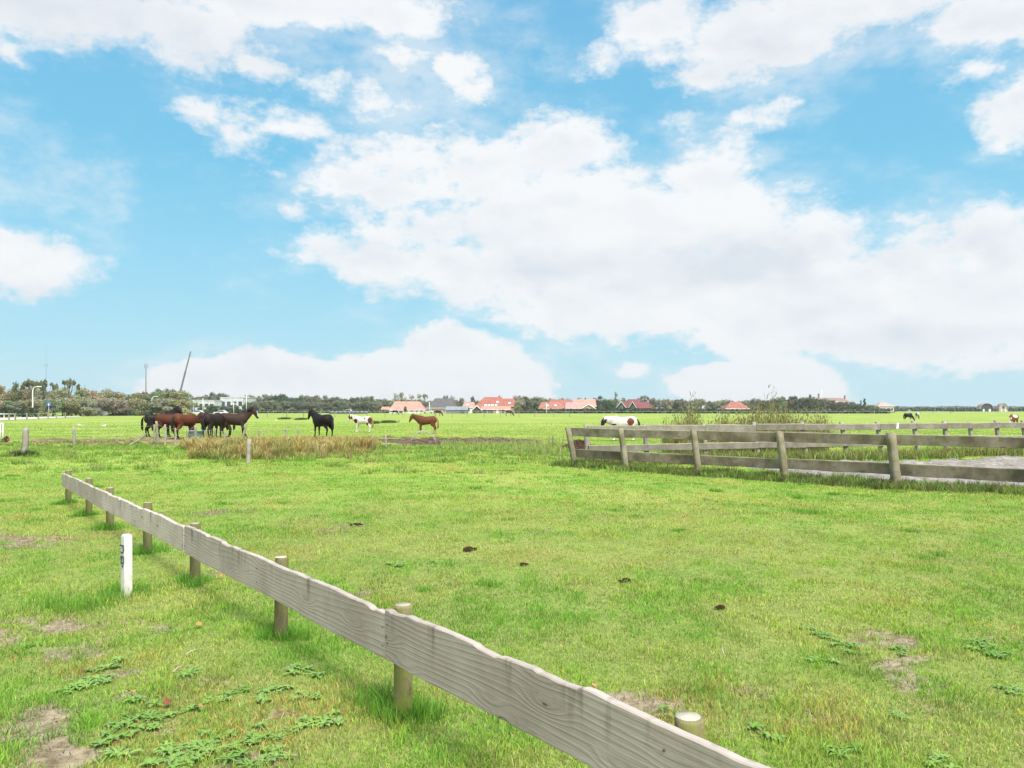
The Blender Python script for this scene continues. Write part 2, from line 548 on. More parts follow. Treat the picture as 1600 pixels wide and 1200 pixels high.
parts = []
edges = [1.7]
while edges[-1] < 105: edges.append(edges[-1] * 1.07)
for y0, y1 in zip(edges[:-1], edges[1:]):
    ym = math.sqrt(y0 * y1)
    dens = math.exp(np.interp(math.log(ym), np.log([2.4, 4, 7, 10.5, 17, 27, 46, 80, 105]), np.log([9500, 9000, 5200, 2500, 1250, 520, 130, 24, 6])))
    hs = np.interp(ym, [10, 20, 50, 80], [1, 1.05, 1.3, 1.4]); seg = 2 if ym < 8 else 1
    x, y = scatter(y0, y1, dens)
    x, y = keep(x, y)
    n = len(x)
    n = len(x)
    cl = fbm(x / .2, y / .33, 61, 3); cl2 = fbm(x / 1.4, y / 1.4, 66, 3)
    k = rng.random(n) < .35 + 1.1 * cl
    x, y, cl, cl2 = x[k], y[k], cl[k], cl2[k]; n = len(x)
    h = (.026 + .024 * sstep(.42, .78, cl) + .010 * sstep(.5, .72, cl2)) * rng.uniform(.45, 1.45, n) * hs
    w = np.maximum(.0042, y * .00075) * rng.uniform(.7, 1.3, n)
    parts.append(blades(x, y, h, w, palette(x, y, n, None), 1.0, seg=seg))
# long tufts: scattered, at post feet and on the rough bank
tx, ty = scatter(3.0, 24, .7); kk = fbm(tx / 2.5, ty / 2.5, 201, 3) > .55
tuf = list(zip(tx[kk], ty[kk], rng.uniform(.06, .14, kk.sum()), rng.uniform(.045, .08, kk.sum())))
P0 = [(-8.55, 14.8), (-7.19, 13.05), (-6.02, 11.5), (-4.58, 9.65), (-3.29, 7.97), (-1.825, 6.06), (-.643, 4.53), (.655, 2.86), (1.95, 1.2)]
for X, Y in P0:
    for k in range(7): tuf.append((X + rng.normal(0, .09), Y + rng.normal(0, .09), .07, rng.uniform(.06, .12)))
tuf += [(gpt(600, 1105)[0], gpt(600, 1105)[1], .12, .17), (gpt(650, 1120)[0], gpt(650, 1120)[1], .1, .14), (gpt(585, 1100)[0], gpt(585, 1100)[1], .1, .15)]
for px, py in ((190, 930), (204, 930), (215, 925), (182, 925), (120, 950), (150, 945), (90, 960), (60, 950), (100, 940), (135, 955)):
    X, Y = gpt(px, py); tuf.append((X, Y, .13, .12))
x = []; y = []; h = []; c0 = []
for X, Y, r_, hh in tuf:
    k = 150
    x.append(X + rng.normal(0, r_, k)); y.append(Y + rng.normal(0, r_, k)); h.append(hh * rng.uniform(.5, 1.3, k))
x = np.concatenate(x); y = np.concatenate(y); h = np.concatenate(h); n = len(x)
k = (rng.random(n) > soil(x, y)) & (sandmask(x, y) < .1); x, y, h = x[k], y[k], h[k]; n = len(x)
cc = np.array([.18, .38, .05]) * rng.uniform(.6, 1.4, n)[:, None]
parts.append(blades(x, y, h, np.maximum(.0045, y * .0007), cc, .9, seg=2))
# low clover and moss flecks, dead thatch, crumbs on the bare soil
x, y = scatter(2.6, 14, 1500); x, y = keep(x, y); k = fbm(x / .3, y / .3, 501, 3) > .56; x, y = x[k], y[k]; n = len(x)
cc = np.array([(.2, .38, .1), (.28, .44, .14), (.14, .3, .07), (.42, .5, .14)])[rng.integers(0, 4, n)] * rng.uniform(.7, 1.3, n)[:, None]
parts.append(blades(x, y, rng.uniform(.012, .03, n), np.maximum(.012, y * .0012), cc, 2.2, seg=1))
x, y = scatter(2.6, 16, 900); k = (fbm(x / .4, y / .4, 511, 3) > .52) | (soil(x, y) > .25); x, y = x[k], y[k]; n = len(x)
cc = np.array([(.45, .35, .18), (.30, .2, .12), (.55, .45, .28), (.16, .11, .07), (.42, .26, .1)])[rng.integers(0, 5, n)] * rng.uniform(.7, 1.25, n)[:, None]
parts.append(blades(x, y, rng.uniform(.015, .05, n), np.maximum(.006, y * .0009), cc, 2.6, seg=1))
x, y = scatter(4, 16, .8); n = len(x)
parts.append(blades(x, y, rng.uniform(.03, .05, n), .016 * np.ones(n), np.array([[.75, .6, .03]]) * rng.uniform(.7, 1.1, n)[:, None], 1.2, seg=1, zoff=gz(x, y) + .03))
V, f4, f3, C = merge(parts)
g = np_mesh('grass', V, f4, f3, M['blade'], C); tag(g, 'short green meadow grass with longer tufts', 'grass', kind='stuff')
print('grass verts', len(V))

# rough green verge: darker longer grass on the bank and under the rail fences
parts = []


def rough(x, y, hmin, hmax, colset, wmul=.0007, lean=.9, zoff=None):
    n = len(x)
    h = rng.uniform(hmin, hmax, n)
    ci = np.array(colset)[rng.integers(0, len(colset), n)] * rng.uniform(.7, 1.3, n)[:, None]
    return blades(x, y, h, np.maximum(.005, y * wmul), ci, lean, seg=2, zoff=zoff)


GREENS = [(.2, .37, .06), (.25, .42, .07), (.32, .44, .09), (.14, .24, .06)]
VERGE = GREENS + [(.25, .25, .1), (.36, .32, .15), (.13, .13, .06), (.1, .13, .05), (.14, .17, .06)]


def tussocks(cx, cy, nb, rad, hmin, hmax, colset, out=.8, w=.0007):
    """blades arching outward from clump centres"""
    m = len(cx); n = m * nb
    a = rng.uniform(0, 2 * PI, n); q = np.sqrt(rng.random(n)) * np.repeat(rad * rng.uniform(.6, 1.4, m), nb)
    x = np.repeat(cx, nb) + q * np.cos(a); y = np.repeat(cy, nb) + q * np.sin(a)
    h = rng.uniform(.5, 1, n) * np.repeat(rng.uniform(hmin, hmax, m), nb)
    cs = np.array(colset); base = cs[rng.integers(0, len(cs), m)]
    mixc = cs[rng.integers(0, len(cs), n)]
    c = (np.repeat(base, nb, 0) * .65 + mixc * .35) * rng.uniform(.65, 1.35, n)[:, None]
    z = gz(x, y) - .01; ww = np.maximum(.005, y * w)
    d = a + rng.normal(0, .5, n); ln = h * rng.uniform(.15, 1.0, n) * out
    hh = np.sqrt(np.maximum(h * h - (ln * .75) ** 2, (.25 * h) ** 2))
    b = rng.uniform(0, PI, n)
    P = np.stack([x, y, z], 1); B = np.stack([np.cos(b) * ww / 2, np.sin(b) * ww / 2, 0 * ww], 1)
    D = np.stack([np.cos(d) * ln, np.sin(d) * ln, 0 * ln], 1); U = np.stack([0 * h, 0 * h, hh], 1)
    V = np.stack([P - B, P + B, P + D * .4 + U * .75 + B * .8, P + D * .4 + U * .75 - B * .8, P + D + U * .85], 1).reshape(-1, 3)
    i = np.arange(n)[:, None] * 5
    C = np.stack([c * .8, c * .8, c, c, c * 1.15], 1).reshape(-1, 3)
    return V, i + np.array([[0, 1, 2, 3]]), i + np.array([[3, 2, 4]]), C


# bank
n = 520; cx = rng.uniform(-27, 3, n); cy = rng.uniform(21, 38, n)
k = fbm(cx / 1.6, cy / 1.6, 311, 3) > .45; cx, cy = cx[k], cy[k]
parts.append(tussocks(cx, cy, 60, .22, .1, .3, [(.21, .38, .06), (.28, .43, .08), (.35, .44, .1), (.42, .40, .18)], 1.0))
n = 42000; x = rng.uniform(-26, 3, n); y = rng.uniform(24, 37, n)
k = fbm(x / 1.2, y / 1.2, 301, 3) > .50; x, y = x[k], y[k]
parts.append(rough(x, y, .05, .16, GREENS + [(.25, .3, .1)]))
# under near rail fence
n = 26000; t = rng.random(n) * 1.05; o_ = rng.normal(.0, .33, n)
x = F1[0][0] - .3 + t * (F1[-1][0] - F1[0][0]); y = F1[0][1] + t * (F1[-1][1] - F1[0][1])
x = x - F1D.y * o_; y = y + F1D.x * o_
k = fbm(x / .5, y / .5, 321, 3) + .25 * rng.random(n) > .48; x, y = x[k], y[k]
parts.append(rough(x, y, .06, .2, VERGE))
n = 330; t = rng.random(n) * 1.05; o_ = rng.normal(0, .28, n)
cx = F1[0][0] - .3 + t * (F1[-1][0] - F1[0][0]) - F1D.y * o_; cy = F1[0][1] + t * (F1[-1][1] - F1[0][1]) + F1D.x * o_
parts.append(tussocks(cx, cy, 55, .16, .12, .36, VERGE, 1.0))
V, f4, f3, C = merge(parts)
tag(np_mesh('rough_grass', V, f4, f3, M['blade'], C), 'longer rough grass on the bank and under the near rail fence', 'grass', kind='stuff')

# dry yellow grass patch before the wire fence
parts = []
n = 30000
px = rng.uniform(275, 592, n); Y = rng.uniform(25.5, 36, n)
x = (px - 800) / F * Y
edge = sstep(270, 330, px) * (1 - sstep(560, 596, px)) * (1 - ((Y - 30.5) / 6) ** 2)
k = (fbm(x / .55, Y / .55, 401, 3) * (edge + .25) > .45) & (px < 575 + 20 * np.sin(Y * 2)); x, y, px = x[k], Y[k], px[k]
# tufts: pull toward clump centres
cx, cy = np.round(x / .55) * .55 + .2 * np.sin(np.round(y) * 7), np.round(y / .55) * .55
x = x * .55 + cx * .45; y = y * .55 + cy * .45
ST = [(.45, .35, .15), (.38, .27, .1), (.5, .42, .22), (.24, .27, .07), (.17, .23, .05), (.3, .2, .08)]
parts.append(rough(x, y, .12, .34, ST, .00055, .95))
n = 2100; px = rng.uniform(278, 592, n); cy = rng.uniform(24.5, 36.5, n); cx = (px - 800) / F * cy
edge = sstep(268, 330, px) * (1 - sstep(575, 600, px)) * (1 - ((cy - 30.8) / 6.5) ** 2)
yb = np.interp(px, [280, 300, 345, 400, 480, 560, 592], [706, 716, 734, 728, 716, 714, 703]) + 26 * (fbm(px / 22, cy, 409, 2) - .5)
k = (fbm(cx / 1.3, cy / 1.3, 408, 3) * (edge + .3) > .36) & (H + CAMZ * F / cy < yb); cx, cy = cx[k], cy[k]
front = rng.random(len(cx)) < np.clip((H + CAMZ * F / cy - 708) / 22, 0, .8)
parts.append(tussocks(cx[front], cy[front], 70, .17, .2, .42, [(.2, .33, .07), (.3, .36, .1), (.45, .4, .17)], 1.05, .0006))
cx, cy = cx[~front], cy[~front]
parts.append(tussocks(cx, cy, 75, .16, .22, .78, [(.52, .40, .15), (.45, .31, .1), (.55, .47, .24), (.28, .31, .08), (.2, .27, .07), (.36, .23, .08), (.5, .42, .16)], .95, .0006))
cx = (rng.uniform(-30, 275, 90)); cy = rng.uniform(36, 42, 90); cx = (cx - 800) / F * cy
parts.append(tussocks(cx, cy, 50, .2, .12, .3, [(.25, .3, .09), (.36, .33, .14), (.2, .27, .07)], 1.0, .0006))
V, f4, f3, C = merge(parts)
tag(np_mesh('dry_grass', V, f4, f3, M['straw'], C), 'tall straw yellow grass patch before the horses', 'grass', kind='stuff')

# weeds and reeds along the far rail fence and beyond
parts = []
n = 30000; t = rng.random(n) ** 1.1; L = (F3B - F3A).length
o_ = rng.normal(-.9, .7, n)
x = F3A.x + F3D.x * t * L - F3D.y * o_; y = F3A.y + F3D.y * t * L + F3D.x * o_
k = (sandmask(x, y) < 0) & (fbm(x / .6, y / .6, 421, 3) > .42); x, y = x[k], y[k]
parts.append(rough(x, y, .12, .46, VERGE + [(.3, .22, .07), (.33, .2, .06)]))
V, f4, f3, C = merge(parts)
tag(np_mesh('verge_weeds', V, f4, f3, M['straw'], C), 'mixed green and rusty weeds at the foot of the far rail fence', 'weeds', kind='stuff')
parts = []
n = 6500
px = np.concatenate([rng.normal(1205, 50, n // 5), rng.uniform(1035, 1295, n - n // 5)]); Y = rng.uniform(29.5, 36, n)
x = (px - 800) / F * Y
hm = 1.12 + .6 * np.exp(-((px - 1203) / 30) ** 2) + .85 * np.exp(-((px - 1083) / 12) ** 2) + .25 * np.exp(-((px - 1260) / 20) ** 2)
k = fbm(x / .35, Y / .35, 431, 3) > .50; x, Y, hm, n_ = x[k], Y[k], hm[k], k.sum()
hm = hm * (.35 + 1.15 * fbm(x / .45, Y / .45, 436, 2))
hh = hm * rng.uniform(.5, 1.3, n_) + .08
cc = np.array([(.22, .27, .08), (.32, .30, .12), (.18, .24, .07), (.28, .18, .07), (.42, .37, .2)])[rng.integers(0, 5, n_)] * rng.uniform(.7, 1.2, n_)[:, None]
parts.append(blades(x, Y, hh, .014 * np.ones(n_), cc, .3, seg=2))
# leaves up the stems
m_ = 4
lx = np.repeat(x, m_); ly = np.repeat(Y, m_); lh = np.repeat(hh, m_) * rng.uniform(.3, 1.0, n_ * m_)
parts.append(blades(lx + rng.normal(0, .05, len(lx)), ly + rng.normal(0, .05, len(lx)), rng.uniform(.06, .18, len(lx)), .035 * np.ones(len(lx)),
                    np.repeat(cc, m_, 0) * rng.uniform(.8, 1.3, len(lx))[:, None], 1.0, zoff=lh, seg=2))
V, f4, f3, C = merge(parts)
tag(np_mesh('tall_weeds', V, f4, f3, M['weed'], C), 'tall leafy brown and olive weeds standing behind the far rail fence', 'weeds', kind='stuff')
# sparse stalks in the middle
n = 420; px = np.concatenate([rng.uniform(680, 880, n // 2), rng.normal(850, 25, n // 2)]); Y = rng.uniform(27, 41, n); x = (px - 800) / F * Y
cc = np.array([(.3, .32, .1), (.4, .36, .2), (.25, .28, .08)])[rng.integers(0, 3, n)]
p1 = blades(x, Y, rng.uniform(.2, .85, n), .016 * np.ones(n), cc, .35, seg=2)
n = 6500; px = rng.uniform(690, 880, n); Y = rng.uniform(30, 40, n); x = (px - 800) / F * Y
k = fbm(x / .8, Y / .8, 441, 3) > .52; x, Y = x[k], Y[k]
V, f4, f3, C = merge([p1, rough(x, Y, .1, .34, GREENS + [(.42, .36, .2)])])
tag(np_mesh('stalky_grass', V, f4, f3, M['straw'], C), 'thin seed stalks and rank grass left of the manure heap', 'grass', kind='stuff')


# ================================================================= FENCES
def post_round(parent, X, Y, h, r, mat, lean=(0, 0), name='post', seg=16, seed=0):
    rr = random.Random(seed)
    mb = MB()
    N = 9
    pts = []; rad = []
    for i in range(N):
        t = i / (N - 1)
        z = -.25 + (h + .25) * t
        pts.append((lean[0] * max(z, 0), lean[1] * max(z, 0), z)); rad.append(r * (1.04 - .06 * t) * (1 + rr.uniform(-.02, .02)))
    rad[-1] *= .93; pts[-2] = (lean[0] * (h - .012), lean[1] * (h - .012), h - .012); 
    mb.tube(pts, rad, seg)
    return mb.build(name, mat, parent, (X, Y, float(gz(X, Y))), (0, 0, rr.uniform(0, 6)))


def plank_between(parent, A, B, h, t, mat, name='rail', wavy=.02, seed=0, nicks=True, zA=0, zB=0, sag=0, thick_side=1):
    """board from A to B (top edge at A.z, B.z), local x along its length"""
    A = Vector(A); B = Vector(B); d = B - A; L = d.length
    rz = math.atan2(d.y, d.x); ry = -math.atan2(d.z, math.hypot(d.x, d.y))
    n = max(12, int(L / .035))
    xs = np.linspace(0, L, n)
    top = (fbm(xs / .55, xs * 0 + seed, seed, 4) - .5) * 2 * wavy + (fbm(xs / .09, xs * 0 + seed, seed + 3, 2) - .5) * wavy * .5
    top = top - .010 * (fbm(xs / .16, xs * 0 + seed, seed + 41, 1) > .74) * (wavy > .016)
    bot = -h + (fbm(xs / .7, xs * 0 + seed + 9, seed + 7, 4) - .5) * 2 * wavy * 1.1 + (fbm(xs / .1, xs * 0, seed + 8, 2) - .5) * wavy * .4
    top = top - sag * np.sin(PI * xs / L); bot = bot - sag * np.sin(PI * xs / L)
    wob = (fbm(xs / .9, xs * 0 + seed, seed + 20, 2) - .5) * .012
    vs = []; fs = []
    e = min(.006, t * .2)
    prof = lambda T, Bm, w: [(-t / 2 + w, Bm + e), (-t / 2 + w, T - e), (-t / 2 + e + w, T), (t / 2 - e + w, T - .004), (t / 2 + w, T - e), (t / 2 + w, Bm + e), (t / 2 - e + w, Bm), (-t / 2 + e + w, Bm)]
    k = 8
    for i in range(n):
        T, Bm = top[i], bot[i]
        p = prof(T, Bm, wob[i])
        for (yy, zz) in p: vs.append((xs[i], yy, zz))
        if i:
            for j in range(k):
                a = (i - 1) * k + j; b = (i - 1) * k + (j + 1) % k
                fs.append((a, b, b + k, a + k))
    fs.append(tuple(range(k))[::-1]); fs.append(tuple((n - 1) * k + j for j in range(k)))
    mb = MB(); mb.add(vs, fs)
    o = mb.build(name, mat, parent)
    o.location = A; o.rotation_euler = (0, ry, rz)
    return o


# knee-high plank fence in the foreground
kf = empty('plank_fence', (0, 0, 0), 0, 'low fence of waney grey planks on round posts running across the foreground', 'fence')
POSTH = .625
side = Vector((-.79, -.61, 0))   # camera side of the posts
for i, (X, Y) in enumerate(P0):
    z0 = float(gz(X, Y))
    o = post_round(kf, X, Y, POSTH - z0 + (0, .0, .0, .0, -.008, .008, .022, .03, 0)[i], .052 + (.004 if i >= 6 else 0), M['greenpost'] if i in (6, 7) else M['roundpost'],
                   (random.uniform(-.012, .012), random.uniform(-.012, .012)), seed=i + 3, seg=24)
    if i == 6: o['label'] = 'bright green algae covered post under the plank joint'
    # pale sawn end, slightly proud of the post
    mb = MB(); mb.tube([(0, 0, 0), (0, 0, .004)], [.047, .046], 20); 
    c = mb.build('sawn_end', M['posttop'], o); c.location = (o.data.vertices[-1].co.x * 0, 0, POSTH - z0 + (0, .0, .0, .0, -.008, .008, .022, .03, 0)[i])
off = side * (.055 + .026)
dirn = Vector((P0[0][0] - P0[-1][0], P0[0][1] - P0[-1][1], 0)).normalized()
TOPZ = .60
spans = [(0, 2, .27, .585, 31), (2, 4, .27, .59, 36), (4, 6, .28, .60, 42), (6, 8, .295, .645, 58)]
for a, b, h, tz, sd in spans:
    A = Vector((*P0[a], tz)) + off; B = Vector((*P0[b], tz)) + off
    A += dirn * (.03 if a == 0 else -.004) + (dirn * .02 if a else dirn * 0); B += dirn * .02
    if a == 4: B.z += .015
    if b == 8: B.z = .64
    if a in (2, 6): A += side * .005; B += side * .005
    if a: A -= dirn * .004
    o = plank_between(kf, A, B, h, .046, M['plank'], wavy=.0165, seed=sd)
    L = (B - A).length
    # nails and bolt heads at the posts
    nm_ = plain('rusty nail', (.06, .045, .04), .6, .5)
    for tt in (.03, L / 2, L - .03):
        for zz in (-.09, -.2):
            mb = MB(); mb.ball((tt, -.0255, zz), .0055, 8, 5); mb.build('nail', nm_, o)

# leaning posts helper for rail fences
def square_post(parent, X, Y, h, w, mat, lx, ly=0, seed=0, name='post'):
    rr = random.Random(seed); mb = MB()
    N = 7; vs = []; fs = []
    for i in range(N):
        t = i / (N - 1); z = -.3 + (h + .3) * t
        ww = w / 2 * (1.05 - .1 * t) * (1 + rr.uniform(-.04, .04))
        cx, cy = lx * z + rr.uniform(-.004, .004), ly * z
        for k in range(12):
            a = 2 * PI * k / 12
            r = ww * (1 + .24 * abs(math.sin(2 * a)) ** 1.5) * (1 + rr.uniform(-.02, .02))
            vs.append((cx + math.cos(a) * r, cy + math.sin(a) * r, z + (rr.uniform(-.01, .01) if i == N - 1 else 0)))
    for i in range(N - 1):
        for k in range(12):
            fs.append((i * 12 + k, i * 12 + (k + 1) % 12, (i + 1) * 12 + (k + 1) % 12, (i + 1) * 12 + k))
    fs.append(tuple((N - 1) * 12 + k for k in range(12)))
    mb.add(vs, fs, None, True)
    return mb.build(name, mat, parent, (X, Y, float(gz(X, Y))), (0, 0, rr.uniform(0, .2)))


rf = empty('rail_fence', (0, 0, 0), 0, 'dark mossy two rail fence with leaning posts on the near side of the sand corral', 'fence')
nrm = Vector((-F1D.y, F1D.x, 0))
leans = [-.19, -.14, -.12, -.12, -.11, -.09, -.08]
hts = [1.2, 1.22, 1.25, 1.25, 1.25, 1.25, 1.25]
tops = []
for i, (X, Y) in enumerate(F1):
    base = (X - leans[i] * .6 * 1.0, Y)
    square_post(rf, base[0], base[1], hts[i], (.17, .16, .16, .17, .19, .18, .18)[i], M['railpost'], leans[i], .01, i * 5 + 2)
    tops.append((base[0], base[1], leans[i]))
for i in range(len(F1) - 1):
    for zt, hh in ((1.21, .265), (.53, .28)):
        A = Vector((tops[i][0] + tops[i][2] * zt, tops[i][1], zt)) + nrm * .13
        B = Vector((tops[i + 1][0] + tops[i + 1][2] * zt, tops[i + 1][1], zt)) + nrm * .13
        d = (B - A).normalized()
        A -= d * (.08 if i else .04); B += d * (-.08 + .075)
        z = random.uniform(-.012, .012)
        A.z += z + (i % 2) * .006; B.z += random.uniform(-.012, .012)
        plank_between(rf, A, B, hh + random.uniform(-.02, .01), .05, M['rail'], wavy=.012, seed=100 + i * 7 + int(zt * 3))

ff = empty('rail_fence', (0, 0, 0), 0, 'lichen grey two rail fence with leaning posts along the far side of the sand corral', 'fence')
fpx = [918, 1010, 1102, 1183, 1258, 1321, 1376, 1433, 1479, 1519, 1561, 1602, 1640, 1680]
fb = []
for px in fpx:
    u = (px - 800) / F     # intersect the view ray with the fence line
    t = (u * F3A.y - F3A.x) / (F3D.x - u * F3D.y)
    p = F3A + F3D * t; fb.append((p.x, p.y))
fn = Vector((-F3D.y, F3D.x, 0))
fl = []
for i, (X, Y) in enumerate(fb):
    l = random.uniform(-.2, -.08) if i > 2 else -.05
    square_post(ff, X - l * .4, Y, 1.3 + random.uniform(-.02, .05), .15, M['farpost'], l, .03, i * 3 + 77)
    fl.append((X - l * .4, Y, l))
for i in range(0, len(fb) - 1):
    for zt, hh in ((1.26, .24), (.72 if i > 6 else .62, .23)):
        A = Vector((fl[i][0] + fl[i][2] * zt, fl[i][1], zt)) - fn * .115
        B = Vector((fl[i + 1][0] + fl[i + 1][2] * zt, fl[i + 1][1], zt)) - fn * .115
        d = (B - A).normalized(); B -= d * .006
        A.z += random.uniform(-.02, .02); B.z += random.uniform(-.02, .02)
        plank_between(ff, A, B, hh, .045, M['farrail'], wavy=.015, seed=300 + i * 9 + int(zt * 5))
X, Y = at(1398, 28.7), 28.7
mb = MB(); mb.box(-.045, .045, -.004, .004, -.11, .11)
o = mb.build('plate', plain('white plastic', (.78, .78, .76), .5, .4, .04), ff, (X, Y - .22, 1.19), (0, .15, .3)); o['label'] = 'small white plate hung on the top rail'

# wire fence: stakes, wires
wf = empty('wire_fence', (0, 0, 0), 0, 'old wire fence with crooked wooden stakes before the group of horses', 'fence')
wp = [(116, 667, 697, 4.5, .8), (241, 663, 694, 3, 0), (247, 658, 695, 4, 2.5), (258, 664, 697, 3, 0), (274, 668, 695, 3, 0), (293, 669, 692, 4, 0),
      (306, 664, 688, 4, 1), (322, 671, 692, 4, 0), (336, 668, 692, 2, 0), (351, 673, 690, 4, 0), (376, 664, 692, 4, -9), (405, 671, 691, 3.5, 0), (448, 669, 692, 3, 1), (467, 667, 697, 2.5, 2), (582, 684, 709, 3.5, 0),
      (603, 682, 704, 2.5, 0), (864, 680, 700, 2.5, 0)]
wpos = []
for i, (px, ty, by, w, l) in enumerate(wp):
    by = max(by, 690)
    X, Y = gpt(px, by); h = (by - ty) * Y / F
    lean = -l * Y / F / h
    wk = max(w, 3) * .8 * Y / F / 2
    square_post(wf, X, Y, h, wk * 2, M['oldpost'] if i % 3 else M['farpost'], lean, 0, i + 500, 'stake')
    wpos.append((X + lean * h * .8, Y, h))
t = NT('galvanised wire'); wire_mat = t.finish((.5, .5, .48), .5, spec=.5, metal=.4)
for fr in (.92, .55):
    mb = MB(); pts = []
    order = wpos[:14]
    for j, (X, Y, h) in enumerate(order):
        pts.append((X, Y - .06, h * fr))
        if j < len(order) - 1:
            X2, Y2, h2 = order[j + 1]
            pts.append(((X + X2) / 2, (Y + Y2) / 2 - .06, (h + h2) / 2 * fr - .05))
    mb.tube(pts, .005, 5, False); mb.build('wire', wire_mat, wf)
X, Y = gpt(388, 727); h = .78
square_post(empty('stake', (0, 0, 0), 0, 'short pale split stake standing in the yellow grass', 'stake'), X, Y, h, .12, M['farpost'], .04, 0, 600, 'stake_wood')
# weathered gatepost at the left, leaning
X, Y = gpt(38, 719)
gp = empty('gatepost', (X, Y, 0), 0, 'thick weathered leaning post with dark tuft at its foot at the left edge', 'post')
mb = MB(); hh = 51 * Y / F; rr = random.Random(3)
pts = []; rad = []
for i in range(10):
    t_ = i / 9; pts.append((.05 * t_ * 1.2 + rr.uniform(-.008, .008), 0, -.15 + (hh + .15) * t_)); rad.append(.105 * (1 - .06 * t_) * (1 + rr.uniform(-.05, .05)))
rad[-1] = .08
mb.tube(pts, rad, 12); mb.build('post_body', M['farpost'], gp)
x = rng.normal(X, .22, 900); y = rng.normal(Y - .02, .12, 900)
V, f4, f3, C = rough(x, y, .08, .3, [(.05, .07, .03), (.09, .13, .04), (.15, .2, .06)])
V = V - np.array([X, Y, 0])
np_mesh('weed_tuft', V, f4, f3, M['weed'], C, parent=gp)
# fallen stick on the left of the stakes
a, b = gpt(200, 698), gpt(229, 694)
sk = MB(); sk.tube([(a[0], a[1], .03), ((a[0] + b[0]) / 2, (a[1] + b[1]) / 2, .24), (b[0], b[1], .52)], [.045, .04, .035], 8)
tag(sk.build('brace_pole', M['oldpost']), 'slanting wooden brace pole left of the wire fence stakes', 'pole')
a = gpt(185, 695)
sk = MB(); sk.tube([(a[0] - .25, a[1], .05), (a[0], a[1], .17), (a[0] + .1, a[1], .02)], [.04, .05, .04], 8)
tag(sk.build('branch', M['oldpost']), 'crooked broken branch lying in the trampled strip', 'branch')
# grey arched hose
a = gpt(641, 694); Yh = 40.5; x0, x1 = at(641, Yh), at(681, Yh)
pts = [(x0 + (x1 - x0) * t_, Yh + .2 * t_, .02 + .62 * math.sin(PI * min(1, t_ * 1.0)) ** .6) for t_ in np.linspace(0, 1, 16)]
mb = MB(); mb.tube(pts, .022, 8)
tag(mb.build('hose', plain('grey hose', (.38, .39, .38), .6)), 'grey hose bent in an arch over the mud strip', 'hose')
# white tube frame and bucket at the left edge
X, Y = gpt(2, 691)
mb = MB(); k = Y / F
for dx in (-2, 2.5): mb.tube([(X + dx * k, Y, 0), (X + dx * k, Y, 30 * k)], .035, 8)
mb.tube([(X - 9 * k, Y, 29 * k), (X + 3.5 * k, Y, 29 * k)], .035, 8)
mb.tube([(X - 9 * k, Y, 16 * k), (X + 2.5 * k, Y, 16 * k)], .02, 8)
tag(mb.build('tube_frame', plain('white painted tube', (.75, .76, .74), .5, .4, .05)), 'white tube frame at the left edge beside a brown bucket', 'frame')
X, Y = gpt(8.5, 691.5)
bk = empty('bucket', (X, Y, .0), 0, 'brown bucket tipped in the grass under the white tube frame', 'bucket')
mb = MB(); Mx = Matrix.Rotation(R(62), 4, 'Y') @ Matrix.Translation((0, 0, -.14))
seg = 16; vs = []; fs = []
for (r_, z) in ((.0, 0), (.12, 0), (.155, .28), (.165, .28), (.165, .265), (.145, .27), (.11, .015), (0, .015)):
    for q in range(seg): vs.append((r_ * math.cos(2 * PI * q / seg), r_ * math.sin(2 * PI * q / seg), z))
for i in range(7):
    for q in range(seg): fs.append((i * seg + q, i * seg + (q + 1) % seg, (i + 1) * seg + (q + 1) % seg, (i + 1) * seg + q))
mb.add(vs, fs, Matrix.Translation((0, 0, .15)) @ Mx, True); mb.build('bucket_body', plain('brown plastic', (.14, .06, .045), .5), bk)
mb = MB(); mb.tube([(.15 * math.cos(a), .16 * math.sin(a), .28 + .02 * abs(math.cos(a))) for a in np.linspace(0, PI, 9)], .006, 6, M=Matrix.Translation((0, 0, .15)) @ Mx)
mb.build('handle', wire_mat, bk)


# white kilometre post ------------------------------------------------
X, Y = gpt(198, 932)
wz = float(gz(X, Y))
kp = empty('marker_post', (X, Y, wz), 0, 'white square marker post with blue painted marks left of the plank fence', 'marker post')
t = NT('white painted post'); co = t.coord()
n1 = t.noise(co, 14, 5, .65); n2 = t.noise(t.mapping(co, (9, 9, 2.5)), 2, 4, .7)
sep = t.n('ShaderNodeSeparateXYZ'); t.l(co, sep.inputs[0])
c = t.mix(t.m('MULTIPLY', t.rng(n1, .5, .72), .6), (.62, .62, .6), (.42, .4, .35))
low = t.m('MULTIPLY', t.rng(sep.outputs[2], .4, .0), t.rng(n2, .42, .62))
c = t.mix(t.m('MULTIPLY', low, .7), c, (.42, .40, .28))
M['kmpost'] = t.finish(c, .7, n1, .35, .004, .3)
mb = MB()
w_, d_, hh = .040, .040, .655
MX = Matrix.Rotation(R(50), 4, 'Z') @ Matrix.Scale(.915, 4, (0, 0, 1))
vs = []; fs = []
levels = [(-.1, 1), (0, 1), (.2, .99), (.4, .975), (.6, .96), (.636, .93), (.65, .8), (.656, .6)]
for z, s_ in levels:
    ch = .12
    for (a, b) in ((-1, -1 + ch), (-1 + ch, -1), (1 - ch, -1), (1, -1 + ch), (1, 1 - ch), (1 - ch, 1), (-1 + ch, 1), (-1, 1 - ch)):
        vs.append((a * w_ * s_, b * d_ * s_, z))
for i in range(len(levels) - 1):
    for q in range(8): fs.append((i * 8 + q, i * 8 + (q + 1) % 8, (i + 1) * 8 + (q + 1) % 8, (i + 1) * 8 + q))
fs.append(tuple((len(levels) - 1) * 8 + q for q in range(8)))
mb.add(vs, fs, MX @ Matrix.Identity(4)); mb.build('post_body', M['kmpost'], kp)
